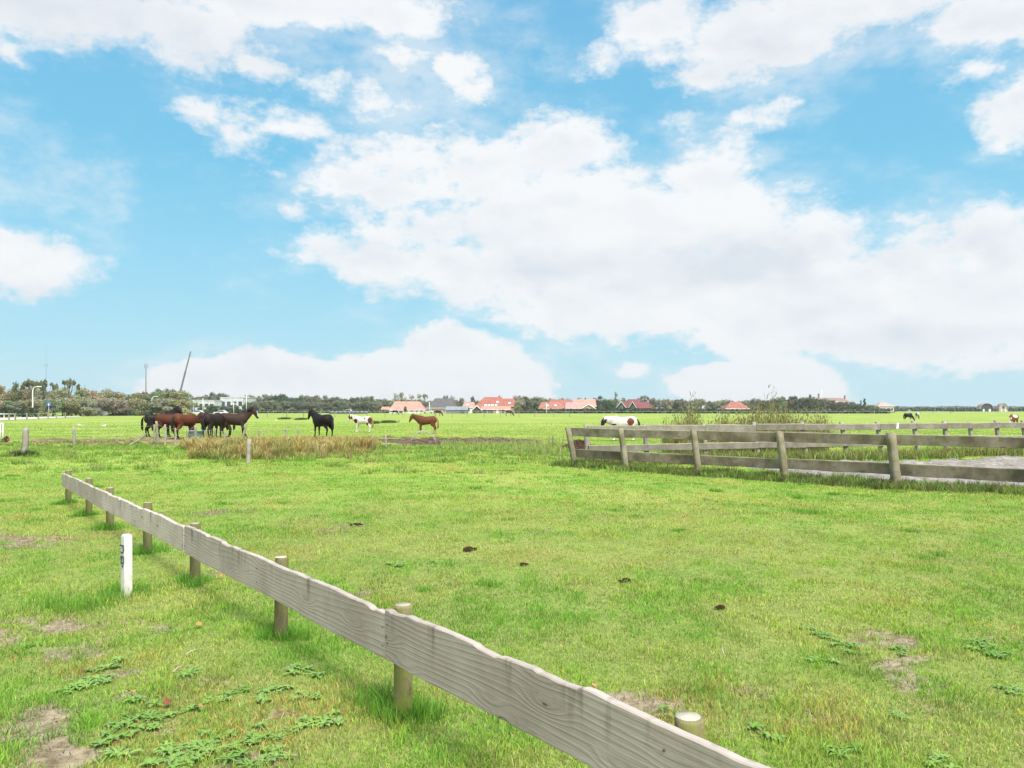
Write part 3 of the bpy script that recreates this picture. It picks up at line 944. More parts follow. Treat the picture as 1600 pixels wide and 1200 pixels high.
# blue number marks on the left face (plane x = -w_)
blue = plain('dark blue paint', (.045, .07, .14), .6, .3, .1)
mb = MB(); xf = -w_ * .985


def bar(y0, y1, z0, z1): mb.box(xf - .0035, xf + .001, y0, y1, z0, z1, MX @ Matrix.Rotation(R(-.6), 4, 'Y'))


# upper figure: two sides and foot of an open rectangle; lower: closed rectangle; then a dot
bar(-.036, .034, .535, .549); bar(-.036, -.022, .478, .535); bar(-.022, .03, .466, .478)
mb.build('number_mark', blue, kp); mb = MB()
bar(-.036, .026, .422, .433); bar(-.036, -.022, .352, .422); bar(.012, .026, .366, .422); bar(-.022, .03, .352, .366)
mb.build('number_mark', blue, kp); mb = MB()
bar(-.018, .004, .318, .336)
mb.build('number_mark', blue, kp)


# ================================================================= HORSES
def ring_mesh(mb, rings, n=14):
    """rings: (centre, u vector, v vector)"""
    vs = []; fs = []
    for c, u, v in rings:
        for k in range(n):
            a = 2 * PI * k / n
            vs.append(c + u * math.cos(a) + v * math.sin(a))
    for i in range(len(rings) - 1):
        for k in range(n): fs.append((i * n + k, i * n + (k + 1) % n, (i + 1) * n + (k + 1) % n, (i + 1) * n + k))
    fs.append(tuple(range(n))[::-1]); fs.append(tuple((len(rings) - 1) * n + k for k in range(n)))
    mb.add(vs, fs)


def loft(mb, st, n=14, yaw0=0):
    """st: (x, y, z, half width, half height[, yaw])"""
    P = [Vector(s[:3]) for s in st]; rings = []
    for i, s in enumerate(st):
        t = (P[min(i + 1, len(P) - 1)] - P[max(i - 1, 0)]).normalized()
        sd = Vector((0, 1, 0))
        if abs(t.y) > .02:
            sd = Vector((-t.y, t.x, 0)) if math.hypot(t.x, t.y) > .2 else sd
            sd.normalize()
        up = t.cross(sd)
        if up.length < 1e-4: up = Vector((0, 0, 1))
        up.normalize()
        rings.append((P[i], sd * s[3], up * s[4]))
    ring_mesh(mb, rings, n)


def horse_mesh(pose, legs=(0, 0, 0, 0), cow=False, fat=1.0, leglen=1.0, turn=0.0, voxel=.026):
    mb = MB()
    f = fat
    tr = [(-.83, 0, 1.16, .07, .10), (-.76, 0, 1.15, .20 * f, .23), (-.60, 0, 1.17, .27 * f, .31), (-.35, 0, 1.16, .27 * f, .31), (-.05, 0, 1.11, .29 * f, .325),
          (.25, 0, 1.09, .285 * f, .345), (.46, 0, 1.13, .25 * f, .39), (.62, 0, 1.13, .22 * f, .34), (.76, 0, 1.10, .16, .24), (.83, 0, 1.09, .08, .12)]
    if cow: tr = [(-.85, 0, 1.18, .12, .14), (-.78, 0, 1.14, .25, .26), (-.5, 0, 1.10, .3, .34), (0, 0, 1.05, .35, .38), (.4, 0, 1.07, .29, .36), (.68, 0, 1.08, .22, .32), (.8, 0, 1.08, .1, .15)]
    tr = [(a, b, c, d, e_ * (1 + (f - 1) * .3)) for a, b, c, d, e_ in tr]
    loft(mb, tr, 18)
    # neck and head: points in the x-z plane, turned sideways by 'turn'
    if pose == 'up': nk = [(.55, 1.20, .17, .33), (.72, 1.38, .125, .27), (.90, 1.57, .10, .21), (1.05, 1.73, .085, .165), (1.14, 1.80, .08, .14)]; hd = (1.10, 1.82, -1.05)
    elif pose == 'fwd': nk = [(.55, 1.18, .17, .32), (.78, 1.28, .125, .26), (.98, 1.38, .10, .20), (1.15, 1.46, .085, .16), (1.24, 1.50, .08, .135)]; hd = (1.20, 1.53, -1.12)
    elif pose == 'mid': nk = [(.55, 1.20, .17, .33), (.76, 1.35, .125, .27), (.95, 1.51, .10, .21), (1.11, 1.63, .085, .165), (1.20, 1.68, .08, .14)]; hd = (1.17, 1.70, -1.12)
    elif pose == 'level': nk = [(.55, 1.16, .17, .31), (.78, 1.22, .125, .25), (.97, 1.26, .10, .2), (1.10, 1.28, .085, .155), (1.18, 1.29, .08, .13)]; hd = (1.15, 1.31, -1.25)
    elif pose == 'low': nk = [(.55, 1.13, .17, .30), (.80, 1.12, .125, .24), (1.00, 1.08, .10, .19), (1.16, 1.03, .085, .15), (1.25, 1.0, .08, .13)]; hd = (1.22, 1.03, -1.25)
    else: nk = [(.58, 1.05, .17, .28), (.82, .88, .125, .23), (.99, .69, .10, .18), (1.10, .53, .085, .15), (1.15, .44, .08, .13)]; hd = (1.14, .50, -1.12)
    if cow:
        nk = [(a, b - .05, c * 1.1, d * .9) for a, b, c, d in nk]
    def tn(x, z, k):
        a = turn * k; dx = x - .55
        return (.55 + dx * math.cos(a), dx * math.sin(a), z)
    loft(mb, [tn(a, b, .3 + .7 * i / 4) + (c * f ** .5, d) for i, (a, b, c, d) in enumerate(nk)], 14)
    hx, hzz, ha = hd
    dx, dz = math.cos(ha), math.sin(ha)
    L = .60
    hs = [(-.03, .07, .09), (.06, .095, .135), (.17, .10, .155), (.30, .082, .125), (.42, .065, .095), (.51, .062, .083), (.57, .058, .07), (.61, .03, .04)]
    head = []
    for t_, hw, hh in hs:
        px_, pz_ = hx + dx * t_, hzz + dz * t_
        head.append(tn(px_, pz_, 1) + (hw, hh))
    loft(mb, head, 12)
    # ears
    for sgn in (-1, 1):
        bx, bz = hx - dx * .02 - dz * 0.0 + .01, hzz + .04
        e0 = Vector(tn(bx, bz, 1)) + Vector((0, sgn * .055, 0)); e1 = e0 + Vector((.03, sgn * .02, .17 if not cow else .03))
        if cow: e1 = e0 + Vector((-.02, sgn * .16, 0))
        mb.tube([e0, e0 * .5 + e1 * .5, e1], [.04, .037, .008], 8)
    ll = leglen
    # front legs
    for sgn, dx_ in ((-1, legs[0]), (1, legs[1])):
        st = []
        for x, z, w, h_ in ((.52, 1.08, .10, .19), (.50, .90, .085, .13), (.50, .74, .065, .085), (.51, .60, .05, .06), (.515, .49, .052, .058), (.505, .42, .04, .045), (.50, .28, .033, .038),
                            (.505, .18, .042, .047), (.535, .11, .038, .042), (.555, .06, .055, .06), (.565, .0, .062, .07)):
            k = max(0, 1 - z / 1.0)
            st.append((x + dx_ * k, sgn * (.15 - .015 * (1 - z)), z, w, h_))
        st = [(a, b, c, d * 1.15, e_ * 1.12) for a, b, c, d, e_ in st]
        loft(mb, st, 10)
    for sgn, dx_ in ((-1, legs[2]), (1, legs[3])):
        st = []
        for x, z, w, h_ in ((-.52, 1.15, .12, .25), (-.48, .98, .12, .22), (-.47, .86, .11, .18), (-.54, .74, .085, .13), (-.63, .63, .06, .085), (-.695, .53, .052, .068), (-.69, .44, .043, .052), (-.67, .30, .037, .043),
                            (-.66, .18, .045, .05), (-.63, .11, .04, .043), (-.605, .06, .055, .06), (-.59, .0, .062, .068)):
            k = max(0, 1 - z / 1.05)
            st.append((x + dx_ * k, sgn * (.155 - .01 * (1 - z)), z, w, h_))
        st = [(a, b, c, d * 1.15, e_ * 1.12) for a, b, c, d, e_ in st]
        loft(mb, st, 10)
    o = mb.build('tmp', None)
    rm = o.modifiers.new('r', 'REMESH'); rm.mode = 'VOXEL'; rm.voxel_size = voxel
    s = o.modifiers.new('s', 'SMOOTH'); s.factor = .6; s.iterations = 4
    dg = bpy.context.evaluated_depsgraph_get()
    me = bpy.data.meshes.new_from_object(o.evaluated_get(dg))
    bpy.data.objects.remove(o)
    me.polygons.foreach_set('use_smooth', np.ones(len(me.polygons), bool))
    info = dict(head=Vector(tn(hx, hzz, 1)), nk=[Vector(tn(a, b, .3 + .7 * i / 4)) for i, (a, b, c, d) in enumerate(nk)], nd=[d for a, b, c, d in nk],
                hdir=(Vector(tn(hx + dx, hzz + dz, 1)) - Vector(tn(hx, hzz, 1))).normalized())
    return me, info


hide_t = NT('horse coat'); _c = hide_t.attr('Col').outputs[0]
_n = hide_t.noise(hide_t.coord(), 60, 3, .6)
M['coat'] = hide_t.finish(hide_t.mix(hide_t.m('MULTIPLY', _n, .25), _c, (.008, .006, .005)), .6, _n, .2, .004, .18)
t = NT('mane hair'); _c = t.attr('Col').outputs[0]
M['hair'] = t.finish(_c, .6, t.noise(t.mapping(t.coord(), (60, 60, 6)), 1, 3, .6), .5, .01, .3)
t = NT('horse eye'); M['eye'] = t.finish((.01, .007, .005), .1, spec=.6)


def setcol(me, cols):
    a = me.color_attributes.get('Col') or me.color_attributes.new('Col', 'FLOAT_COLOR', 'POINT')
    c = np.ones((len(me.vertices), 4), np.float32); c[:, :3] = cols
    a.data.foreach_set('color', c.ravel())


def vco(me):
    v = np.empty(len(me.vertices) * 3, np.float32); me.vertices.foreach_get('co', v); return v.reshape(-1, 3)


def lerp(a, b, w): return a * (1 - w[:, None]) + np.array(b) * w[:, None]


def horse(label, px, Y, yaw, pose, coat, s=1.0, legs=(0, 0, 0, 0), mane=(.01, .008, .008), tail=None, dark_legs=None, socks=None, blaze=False,
          patches=None, fat=1.14, turn=0, group=None, cat='horse', cow=False, name='horse', tailz=.45, muzzle=None, faceblack=False, zoff=0, points=True, manefall=True):
    me, inf = horse_mesh(pose, legs, cow, fat, turn=turn)
    v = vco(me)
    n = len(v)
    nz = fbm(v[:, 0] * 3 + v[:, 1] * 2, v[:, 2] * 3 + v[:, 1], 5, 3)
    c = np.array(coat)[None, :] * (.85 + .35 * nz)[:, None]
    if dark_legs is not None:
        c = lerp(c, dark_legs, sstep(.62, .42, v[:, 2] + .0) * (v[:, 0] < .8))
    if patches:
        for (x, z, rx, rz_, col) in patches:
            d = ((v[:, 0] - x) / rx) ** 2 + ((v[:, 2] - z) / rz_) ** 2 + (fbm(v[:, 0] * 5, v[:, 2] * 5, 8, 2) - .5) * .8
            c = lerp(c, col, sstep(1.1, .9, d))
    hc = inf['head']; hd = inf['hdir']
    rel = v - np.array(hc)
    along = rel @ np.array(hd)
    near = (np.linalg.norm(rel - along[:, None] * np.array(hd)[None, :], axis=1) < .2) & (along > -.1)
    fn_ = Vector((0, 0, 1)) - hd * hd.z; fn_.normalize()
    front = rel @ np.array(fn_); sidev = np.array(hd.cross(fn_)); lat = np.abs(rel @ sidev)
    if faceblack: c = np.where((near & (along > -.05))[:, None], lerp(c, faceblack, np.ones(n)), c)
    if blaze:
        c = np.where((near & (front > .03) & (lat < .035) & (along > .08) & (along < .5))[:, None], np.array([.75, .73, .7])[None, :], c)
    if muzzle: c = np.where((near & (along > .47))[:, None], np.array(muzzle)[None, :], c)
    if socks: c = lerp(c, socks, sstep(.34, .28, v[:, 2]) * (v[:, 0] < .85))
    if cow is False or True:
        hoof = sstep(.055, .04, v[:, 2])
        c = lerp(c, (.05, .04, .035), hoof)
    setcol(me, c); me.materials.append(M['coat'])
    X = at(px, Y)
    root = empty(name, (X, Y, float(gz(X, Y)) + zoff), R(yaw), label, cat, group)
    root.scale = (s, s, s)
    body = bpy.data.objects.new('body', me); COL.objects.link(body); body.parent = root
    if not cow:
        # mane: strands down from the crest
        V = []; Fq = []; C = []
        nk = inf['nk']; nd = inf['nd']
        fallside = -1 if (math.sin(R(yaw + 90)) < 0) else 1
        crest = []
        for i, (p, d) in enumerate(zip(nk, nd)):
            t_ = (nk[min(i + 1, 4)] - nk[max(i - 1, 0)]).normalized()
            up = Vector((-t_.z, 0, math.hypot(t_.x, t_.y))) if True else None
            up = (Vector((0, 0, 1)) - t_ * t_.z); up = up.normalized() if up.length > .1 else Vector((1, 0, 0))
            if pose == 'graze' : up = Vector((.75, 0, .66)).normalized() if i > 0 else Vector((.3, 0, .95)).normalized()
            crest.append(p + up * d * .95)
        mbm = MB()
        cnt = 34
        rr = random.Random(int(px))
        for k in range(cnt):
            f_ = .45 + k / (cnt - 1) * 3.55
            i = min(3, int(f_)); p = crest[i].lerp(crest[i + 1], f_ - i)
            ln = rr.uniform(.16, .26) if manefall else .1
            sd = fallside * (1 if rr.random() < .8 else -1)
            pts = [p + Vector((0, 0, -.03)), p + Vector((rr.uniform(-.02, .02), sd * .04, .025)), p + Vector((rr.uniform(-.04, .03), sd * .10, -ln * .5)), p + Vector((rr.uniform(-.05, .04), sd * .11, -ln))]
            mbm.tube(pts, [.03, .034, .026, .006], 6)
        # forelock
        for k in range(5):
            p = inf['head'] + Vector((0, rr.uniform(-.03, .03), .06))
            mbm.tube([p, p + Vector((hd.x * .08 + .05, 0, .0)), p + hd * .2 + fn_ * .12], [.02, .022, .005], 6)
        mo = mbm.build('mane', M['hair'], root)
        setcol(mo.data, np.array(mane)[None, :] * np.random.default_rng(1).uniform(.7, 1.3, (len(mo.data.vertices), 1)))
    mbt = MB(); rr = random.Random(int(px) + 5)
    for k in range(12 if not cow else 3):
        a = rr.uniform(-.05, .05); b = rr.uniform(-.05, .02)
        mbt.tube([(-.76, a * .3, 1.30), (-.86, a * .5, 1.27), (-.92 + b, a, 1.10), (-.93 + b, a * 1.3, .85), (-.92 + b * 1.5, a * 1.2, .62), (-.9 + b, a, tailz + rr.uniform(-.05, .1))],
                 [.03, .035, .035, .035, .028, .006] if not cow else [.02, .02, .015, .012, .02, .005], 7)
    to = mbt.build('tail', M['hair'], root)
    setcol(to.data, np.array(tail or mane)[None, :] * np.random.default_rng(2).uniform(.7, 1.3, (len(to.data.vertices), 1)))
    for sgn in (-1, 1):
        mbe = MB(); pe = inf['head'] + hd * .17 + fn_ * .035 + Vector(sidev) * sgn * .088
        mbe.ball(pe, .02, 8, 6); mbe.build('eye', M['eye'], root)
    return root


BLK = (.012, .011, .012); DBR = (.032, .018, .014); BAY = (.085, .027, .013); CHE = (.13, .045, .018); WHT = (.62, .58, .54)
GRP = 'horses standing round the trough'
horse('near black horse seen from behind its rump leftmost of the group at the trough', 248, 50.0, 22, 'up', (.016, .012, .013), 1.04, (0, .1, -.05, .1), group=GRP)
horse('bay horse side on with hollow back between the black horse and the bay rump', 264, 47.6, 6, 'low', BAY, 1.02, (.05, -.05, 0, .05), dark_legs=BLK, group=GRP)
horse('bright bay horse with its round rump and black tail turned to the viewer', 289, 46.0, 68, 'low', (.115, .037, .016), 1.04, (0, 0, -.03, .06), dark_legs=BLK, group=GRP, turn=-.2)
horse('dark bay horse facing left with pale muzzle behind the trough', 343, 50.0, 186, 'fwd', (.06, .028, .02), .98, (0, .05, 0, 0), dark_legs=BLK, muzzle=(.35, .3, .26), group=GRP)
horse('dark brown horse with its rump to the viewer in the middle of the group', 333, 46.6, 76, 'low', (.028, .017, .015), 1.04, (0, 0, .04, -.04), group=GRP)
horse('dark brown horse with white blaze and raised head rightmost at the trough', 364, 48.0, 6, 'mid', (.045, .025, .02), 1.06, (.3, .02, .25, -.1), dark_legs=BLK, blaze=True, group=GRP, tailz=.5)
horse('sturdy black horse facing left standing alone between group and pony', 504, 48.2, 143, 'mid', (.012, .009, .009), .99, (0, .08, -.12, .12), fat=1.38)
PB = (.10, .035, .02)
horse('white and brown piebald pony facing left on the open meadow', 567, 59, 172, 'fwd', WHT, .84, (0, .04, .06, -.04), mane=(.6, .57, .52), tail=(.3, .16, .1), fat=1.1,
      patches=[(.62, 1.05, .2, .22, (.05, .025, .02)), (-.72, 1.1, .16, .33, PB), (-.25, 1.3, .07, .09, (.06, .04, .03)), (-.5, .8, .12, .14, PB), (1.15, 1.5, .22, .3, PB)], blaze=True)
horse('chestnut horse facing left before the grazing far horses', 667, 56, 179, 'fwd', CHE, .88, (0, .06, -.05, .08), mane=(.10, .04, .02), tail=(.28, .12, .06), dark_legs=(.10, .035, .018), socks=(.35, .26, .2))
horse('far black horse grazing in front of the salmon roofed barn', 617, 254, 0, 'graze', BLK, 1.0)
horse('far dark brown horse grazing left of the grey shed', 684, 206, 0, 'graze', (.035, .018, .014), 1.03)
horse('far dark bay horse grazing in front of the red roofed farmhouse', 795, 203, 0, 'graze', (.06, .022, .015), 1.0)
horse('white piebald pony with brown patches and black face behind the rail fence', 974, 43.5, 174, 'level', (.66, .62, .58), .94, (0, .05, 0, .05), mane=(.62, .57, .48), tail=(.02, .015, .012), fat=1.12,
      patches=[(-.42, 1.15, .2, .24, (.15, .05, .025)), (.55, .95, .14, .1, (.04, .02, .015))], faceblack=(.03, .02, .018), blaze=True)
horse('black grazing pony with white lower legs beyond the far rail fence', 1419, 118, 8, 'graze', (.012, .012, .016), .80, socks=(.6, .58, .55), fat=1.3)
horse('white pony with black face seen head on beyond the far rail fence', 1433, 140, 258, 'graze', (.6, .58, .55), .82, fat=1.1, faceblack=(.015, .015, .02), patches=[(.3, 1.0, .35, .5, BLK)])
horse('brown pony with creamy white mane grazing at the right edge', 1584, 78, 216, 'graze', (.2, .075, .03), .86, mane=(.66, .62, .52), patches=[(.2, 1.3, .5, .2, (.66, .62, .55))], fat=1.15)
CG = 'far grazing cattle'
horse('far black cow grazing beside the right hand wood', 1344, 330, 0, 'graze', BLK, 1.0, cow=True, name='cow', cat='cow', group=CG)
horse('far black and white cow above the black pony', 1421, 480, 0, 'graze', (.6, .6, .58), 1.05, cow=True, name='cow', cat='cow', group=CG, patches=[(-.4, 1.2, .2, .3, BLK), (.6, 1.1, .3, .4, BLK)])
horse('far black cow grazing left of the round roofed barns', 1486, 470, 0, 'graze', BLK, 1.05, cow=True, name='cow', cat='cow', group=CG)

# trough
X, Y = at(312, 46.3), 45.6
tr_ = empty('trough', (X, Y, float(gz(X, Y))), R(8), 'pale teal plastic tub trough between the bay rump and the dark brown horse', 'trough')
mb = MB(); seg = 20; vs = []; fs = []
for (r_, z) in ((.30, 0), (.40, .5), (.42, .5), (.42, .53), (.385, .53), (.29, .06), (0.01, .06)):
    for q in range(seg):
        a = 2 * PI * q / seg; vs.append((r_ * math.cos(a) * 1.15, r_ * math.sin(a) * .9, z))
for i in range(6):
    for q in range(seg): fs.append((i * seg + q, i * seg + (q + 1) % seg, (i + 1) * seg + (q + 1) % seg, (i + 1) * seg + q))
mb.add(vs, fs, None, True); mb.build('tub', plain('pale teal plastic', (.22, .40, .38), .5, .4, .1), tr_)
mb = MB(); rr = random.Random(8)
for k in range(120):
    a = rr.uniform(0, 6.28); r_ = .3 * math.sqrt(rr.random()); z = .42 + rr.uniform(0, .1)
    p = Vector((r_ * math.cos(a), r_ * math.sin(a), z)); d = Vector((rr.uniform(-1, 1), rr.uniform(-1, 1), rr.uniform(-.1, .5))) * .13
    mb.tube([p - d, p + d], .006, 4, False)
mb.build('hay', plain('hay', (.42, .34, .16), .9), tr_)

# gulls
def gull(px, py, yaw, label):
    X, Y = gpt(px, py)
    o = empty('gull', (X, Y, 0), R(yaw), label, 'gull', 'white gulls on the meadow')
    mb = MB()
    loft(mb, [(-.24, 0, .17, .01, .008), (-.14, 0, .18, .045, .04), (0, 0, .18, .075, .075), (.1, 0, .2, .065, .07), (.15, 0, .26, .035, .04), (.18, 0, .30, .036, .038), (.22, 0, .30, .02, .02)], 10)
    mb.build('body', plain('white feathers', (.8, .8, .8), .8, .2, .05), o)
    mb = MB()
    for s_ in (-1, 1): loft(mb, [(.09, s_ * .07, .2, .012, .03), (-.05, s_ * .075, .2, .014, .045), (-.27, s_ * .03, .18, .006, .01)], 8)
    mb.build('wings', plain('grey feathers', (.5, .52, .55), .8, .2, .05), o)
    mb = MB(); mb.tube([(.22, 0, .30), (.27, 0, .29)], [.012, .003], 6); mb.build('beak', plain('yellow beak', (.6, .4, .05), .6), o)
    mb = MB()
    for s_ in (-1, 1): mb.tube([(0, s_ * .025, .12), (.0, s_ * .025, .0), (.04, s_ * .025, .0)], .006, 5)
    mb.build('legs', plain('gull leg', (.4, .25, .15), .6), o)


gull(125, 667.5, 180, 'left one of the two white gulls near the leaning stakes'); gull(162, 668.5, 20, 'right one of the two white gulls near the leaning stakes'); gull(432, 660, 150, 'white gull alone between the blazed horse and the black horse')


# ================================================================= small ground things
def dung(px, py, size, label):
    X, Y = gpt(px, py); mb = MB(); rr = random.Random(px)
    for k in range(26):
        a = rr.uniform(0, 6.28); r_ = size * min(.75, abs(rr.gauss(0, .42))); s_ = size * rr.uniform(.12, .3)
        zz = .02 + max(0, size * .28 - r_ * .3) * rr.random()
        mb.ball((r_ * math.cos(a) * 1.3, r_ * math.sin(a) * .9, zz), s_, 7, 5, None, (rr.uniform(.8, 1.5), rr.uniform(.8, 1.2), .7))
    o = mb.build('dung_pile', M['dung'], None, (X, Y, float(gz(X, Y))))
    tag(o, label, 'dung', 'dark dung piles on the meadow')


M['dung'] = plain('dark dung', (.05, .03, .018), .95, .1, .35, 30, .6)
dung(733, 863, .10, 'dark dung pile largest and leftmost in the middle of the lawn')
dung(818, 886, .06, 'small dark dung pile between the largest one and the flat one')
dung(978, 913, .075, 'flat dark dung pile right of centre on the lawn')
dung(1127, 955, .065, 'dark dung pile nearest the bare soil patches')
dung(557, 822, .08, 'small dark dung pile beyond the plank fence')
dung(103, 688, .11, 'dark clod in the brown strip left of the first stake')
dung(65, 671, .12, 'dark clod in the field above the weathered gatepost')

# manure and root heap at the corral corner
X, Y = at(903, 34), 33.6
mb = MB(); rr = random.Random(5)
vs = []; fs = []; NR, NC = 9, 22
for i in range(NR):
    for k in range(NC):
        a = 2 * PI * k / NC; r_ = i / (NR - 1)
        x = math.cos(a) * r_ * .85; y = math.sin(a) * r_ * .6
        z = .45 * (1 - r_ ** 1.3) + (rr.uniform(-.05, .05) if i else 0) - .03
        vs.append((x, y, z))
for i in range(NR - 1):
    for k in range(NC): fs.append((i * NC + k, i * NC + (k + 1) % NC, (i + 1) * NC + (k + 1) % NC, (i + 1) * NC + k))
mb.add(vs, fs)
for k in range(260):
    a = rr.uniform(0, 6.28); q = math.sqrt(rr.random()); x, y = math.cos(a) * q * .85, math.sin(a) * q * .6; z = .45 * (1 - q ** 1.3) + .01
    d = Vector((rr.uniform(-.2, .2), rr.uniform(-.15, .15), rr.uniform(-.05, .09)))
    p = Vector((x, y, z)); mb.tube([p - d, p + Vector((0, 0, .04)), p + d], [.006, .014, .004], 5, False)
o = mb.build('manure_heap', plain('rooty manure', (.10, .06, .045), .95, .1, .6, 9, .6), None, (X, Y, 0))
tag(o, 'low dark brown heap of rooty manure behind the leaning corner post of the rail fence', 'manure heap')

# broad leaved weeds -----------------------------------------------
def leaf(mb, p, yaw, ln, w, rise, rr):
    M_ = Matrix.Translation(p) @ Matrix.Rotation(yaw, 4, 'Z')
    vs = []; fs = []
    N = 6
    for i in range(N + 1):
        t_ = i / N; ww = w * (math.sin(PI * min(1, t_ * .92 + .06)) ** .7) * (1 if t_ > .15 else .35); x = ln * t_; z = rise * math.sin(t_ * PI * .75) + .004
        wv = .12 * w * math.sin(t_ * 15)
        vs += [(x, -ww, z + ww * .35 + wv), (x, 0, z), (x, ww, z + ww * .35 - wv)]
        if i:
            b = (i - 1) * 3
            fs += [(b, b + 1, b + 4, b + 3), (b + 1, b + 2, b + 5, b + 4)]
    mb.add(vs, fs, M_, True)


t = NT('broad weed leaf'); co = t.coord(); oi = t.n('ShaderNodeObjectInfo').outputs['Random']
_cc = t.mix(oi, (.17, .33, .05), (.28, .45, .10)); _cc = t.mix(t.rng(t.noise(co, 25, 3, .6), .45, .7), _cc, (.2, .32, .12))
M['leaf'] = t.finish(_cc, .5, t.noise(co, 60, 2, .5), .2, .003, .4, transl=.25)
rosettes = []
for v_ in range(6):
    mb = MB(); rr = random.Random(40 + v_)
    pc = None
    for s_ in range(rr.randint(3, 6)):
        cx, cy = rr.uniform(-.10, .10), rr.uniform(-.07, .07)
        if pc: mb.tube([(pc[0], pc[1], .006), (cx, cy, .006)], .004, 5)
        pc = (cx, cy)
        nl = rr.randint(5, 9)
        for k in range(nl):
            leaf(mb, Vector((cx, cy, 0)), 2 * PI * k / nl + rr.uniform(-.4, .4), rr.uniform(.025, .06) * (1.3 if v_ % 3 == 2 else 1), rr.uniform(.008, .014) * (.5 if v_ % 3 == 2 else 1), rr.uniform(.001, .014), rr)
    rosettes.append(mb)
me_r = []
spots = [(195, 1130), (225, 1142), (250, 1128), (285, 1120), (175, 1150), (130, 1072), (155, 1065), (110, 1080), (62, 1008), (185, 1040), (160, 1045),
         (275, 1170), (300, 1185), (330, 1160), (350, 1175), (375, 1160), (400, 1150), (380, 1190), (430, 1185), (270, 1195), (215, 1180), (400, 1092), (430, 1085), (375, 1085), (345, 1095),
         (480, 1092), (285, 1062), (240, 1098), (480, 1053), (1265, 985), (1285, 995), (1320, 1010), (1350, 1025), (1290, 1032), (1410, 1020), (1540, 1010), (1555, 1025), (1470, 1195), (1420, 1130),
         (1100, 780), (1050, 1120), (1310, 1175), (1580, 1080), (620, 885), (680, 880), (1180, 1150), (1530, 1015), (450, 1150), (505, 1130)]
for i, (px, py) in enumerate(spots):
    X, Y = gpt(px, min(py, 1230))
    k = i % 6
    if i < 6:
        o = rosettes[k].build('leafy_weed', M['leaf']); me_r.append(o)
    else:
        o = me_r[k].copy(); COL.objects.link(o)
    o.location = (X, Y, float(gz(X, Y)) + .008); o.rotation_euler = (0, 0, random.uniform(0, 6.28)); s_ = random.uniform(.75, 1.25) * (1.2 if py > 1100 and px < 420 else 1.05); o.scale = (s_, s_, s_)
    if px < 520 and py > 1000: lb, gr = 'broad leaved weed rosette in the worn grass at the lower left', 'broad leaved weeds at the lower left'
    elif px > 1240: lb, gr = 'broad leaved weed rosette in the lawn round the bare soil at the lower right', 'broad leaved weeds at the lower right'
    else: lb, gr = 'small broad leaved weed in the middle of the lawn beyond the plank fence', 'broad leaved weeds in mid lawn'
    tag(o, lb, 'weed', gr)
# fallen leaves
M['fallen'] = plain('fallen leaf', (.4, .25, .1), .8, .2, .3, 8)
M['fallen2'] = plain('red fallen leaf', (.22, .07, .05), .8, .2, .3, 8)
for i, (px, py, m_) in enumerate([(205, 1092, 0), (262, 1108, 1), (310, 983, 0), (345, 905, 0), (640, 962, 0), (930, 1078, 0), (310, 1115, 0)]):
    mb = MB(); rr = random.Random(i); leaf(mb, Vector((-.03, 0, 0)), 0, .06, .022, .012, rr)
    X, Y = gpt(px, py)
    o = mb  .build('fallen_leaf', M['fallen2'] if m_ else M['fallen'], None, (X, Y, float(gz(X, Y)) + .03), (rr.uniform(-.4, .4), rr.uniform(-.4, .4), rr.uniform(0, 6)))
    tag(o, ('dark red' if m_ else 'orange brown') + ' fallen leaf lying on the grass', 'leaf', 'red fallen leaves' if m_ else 'orange fallen leaves')
for i, (px, py, a_) in enumerate([(300, 1025, .9), (279, 1052, 1.2), (1130, 1025, 1.4), (640, 1060, .2)]):
    X, Y = gpt(px, py); mb = MB(); mb.tube([(-.05, 0, 0), (0, .006, .006), (.05, 0, .0)], [.004, .004, .002], 6)
    o = mb.build('twig', plain('pale twig', (.45, .4, .32), .8), None, (X, Y, float(gz(X, Y)) + .035), (0, -.2, a_)); tag(o, 'pale dry twig lying in the grass', 'twig', 'pale twigs in the grass')

# ================================================================= TREES
t = NT('tree foliage'); oc = t.n('ShaderNodeObjectInfo'); _a = t.attr('Col').outputs[0]
M['foliage'] = t.finish(t.mix(1.0, _a, oc.outputs['Color'], 'MULTIPLY'), .75, spec=.15, transl=.25)
M['bark'] = plain('grey brown bark', (.16, .13, .1), .9, .2, .3, 4, .4)


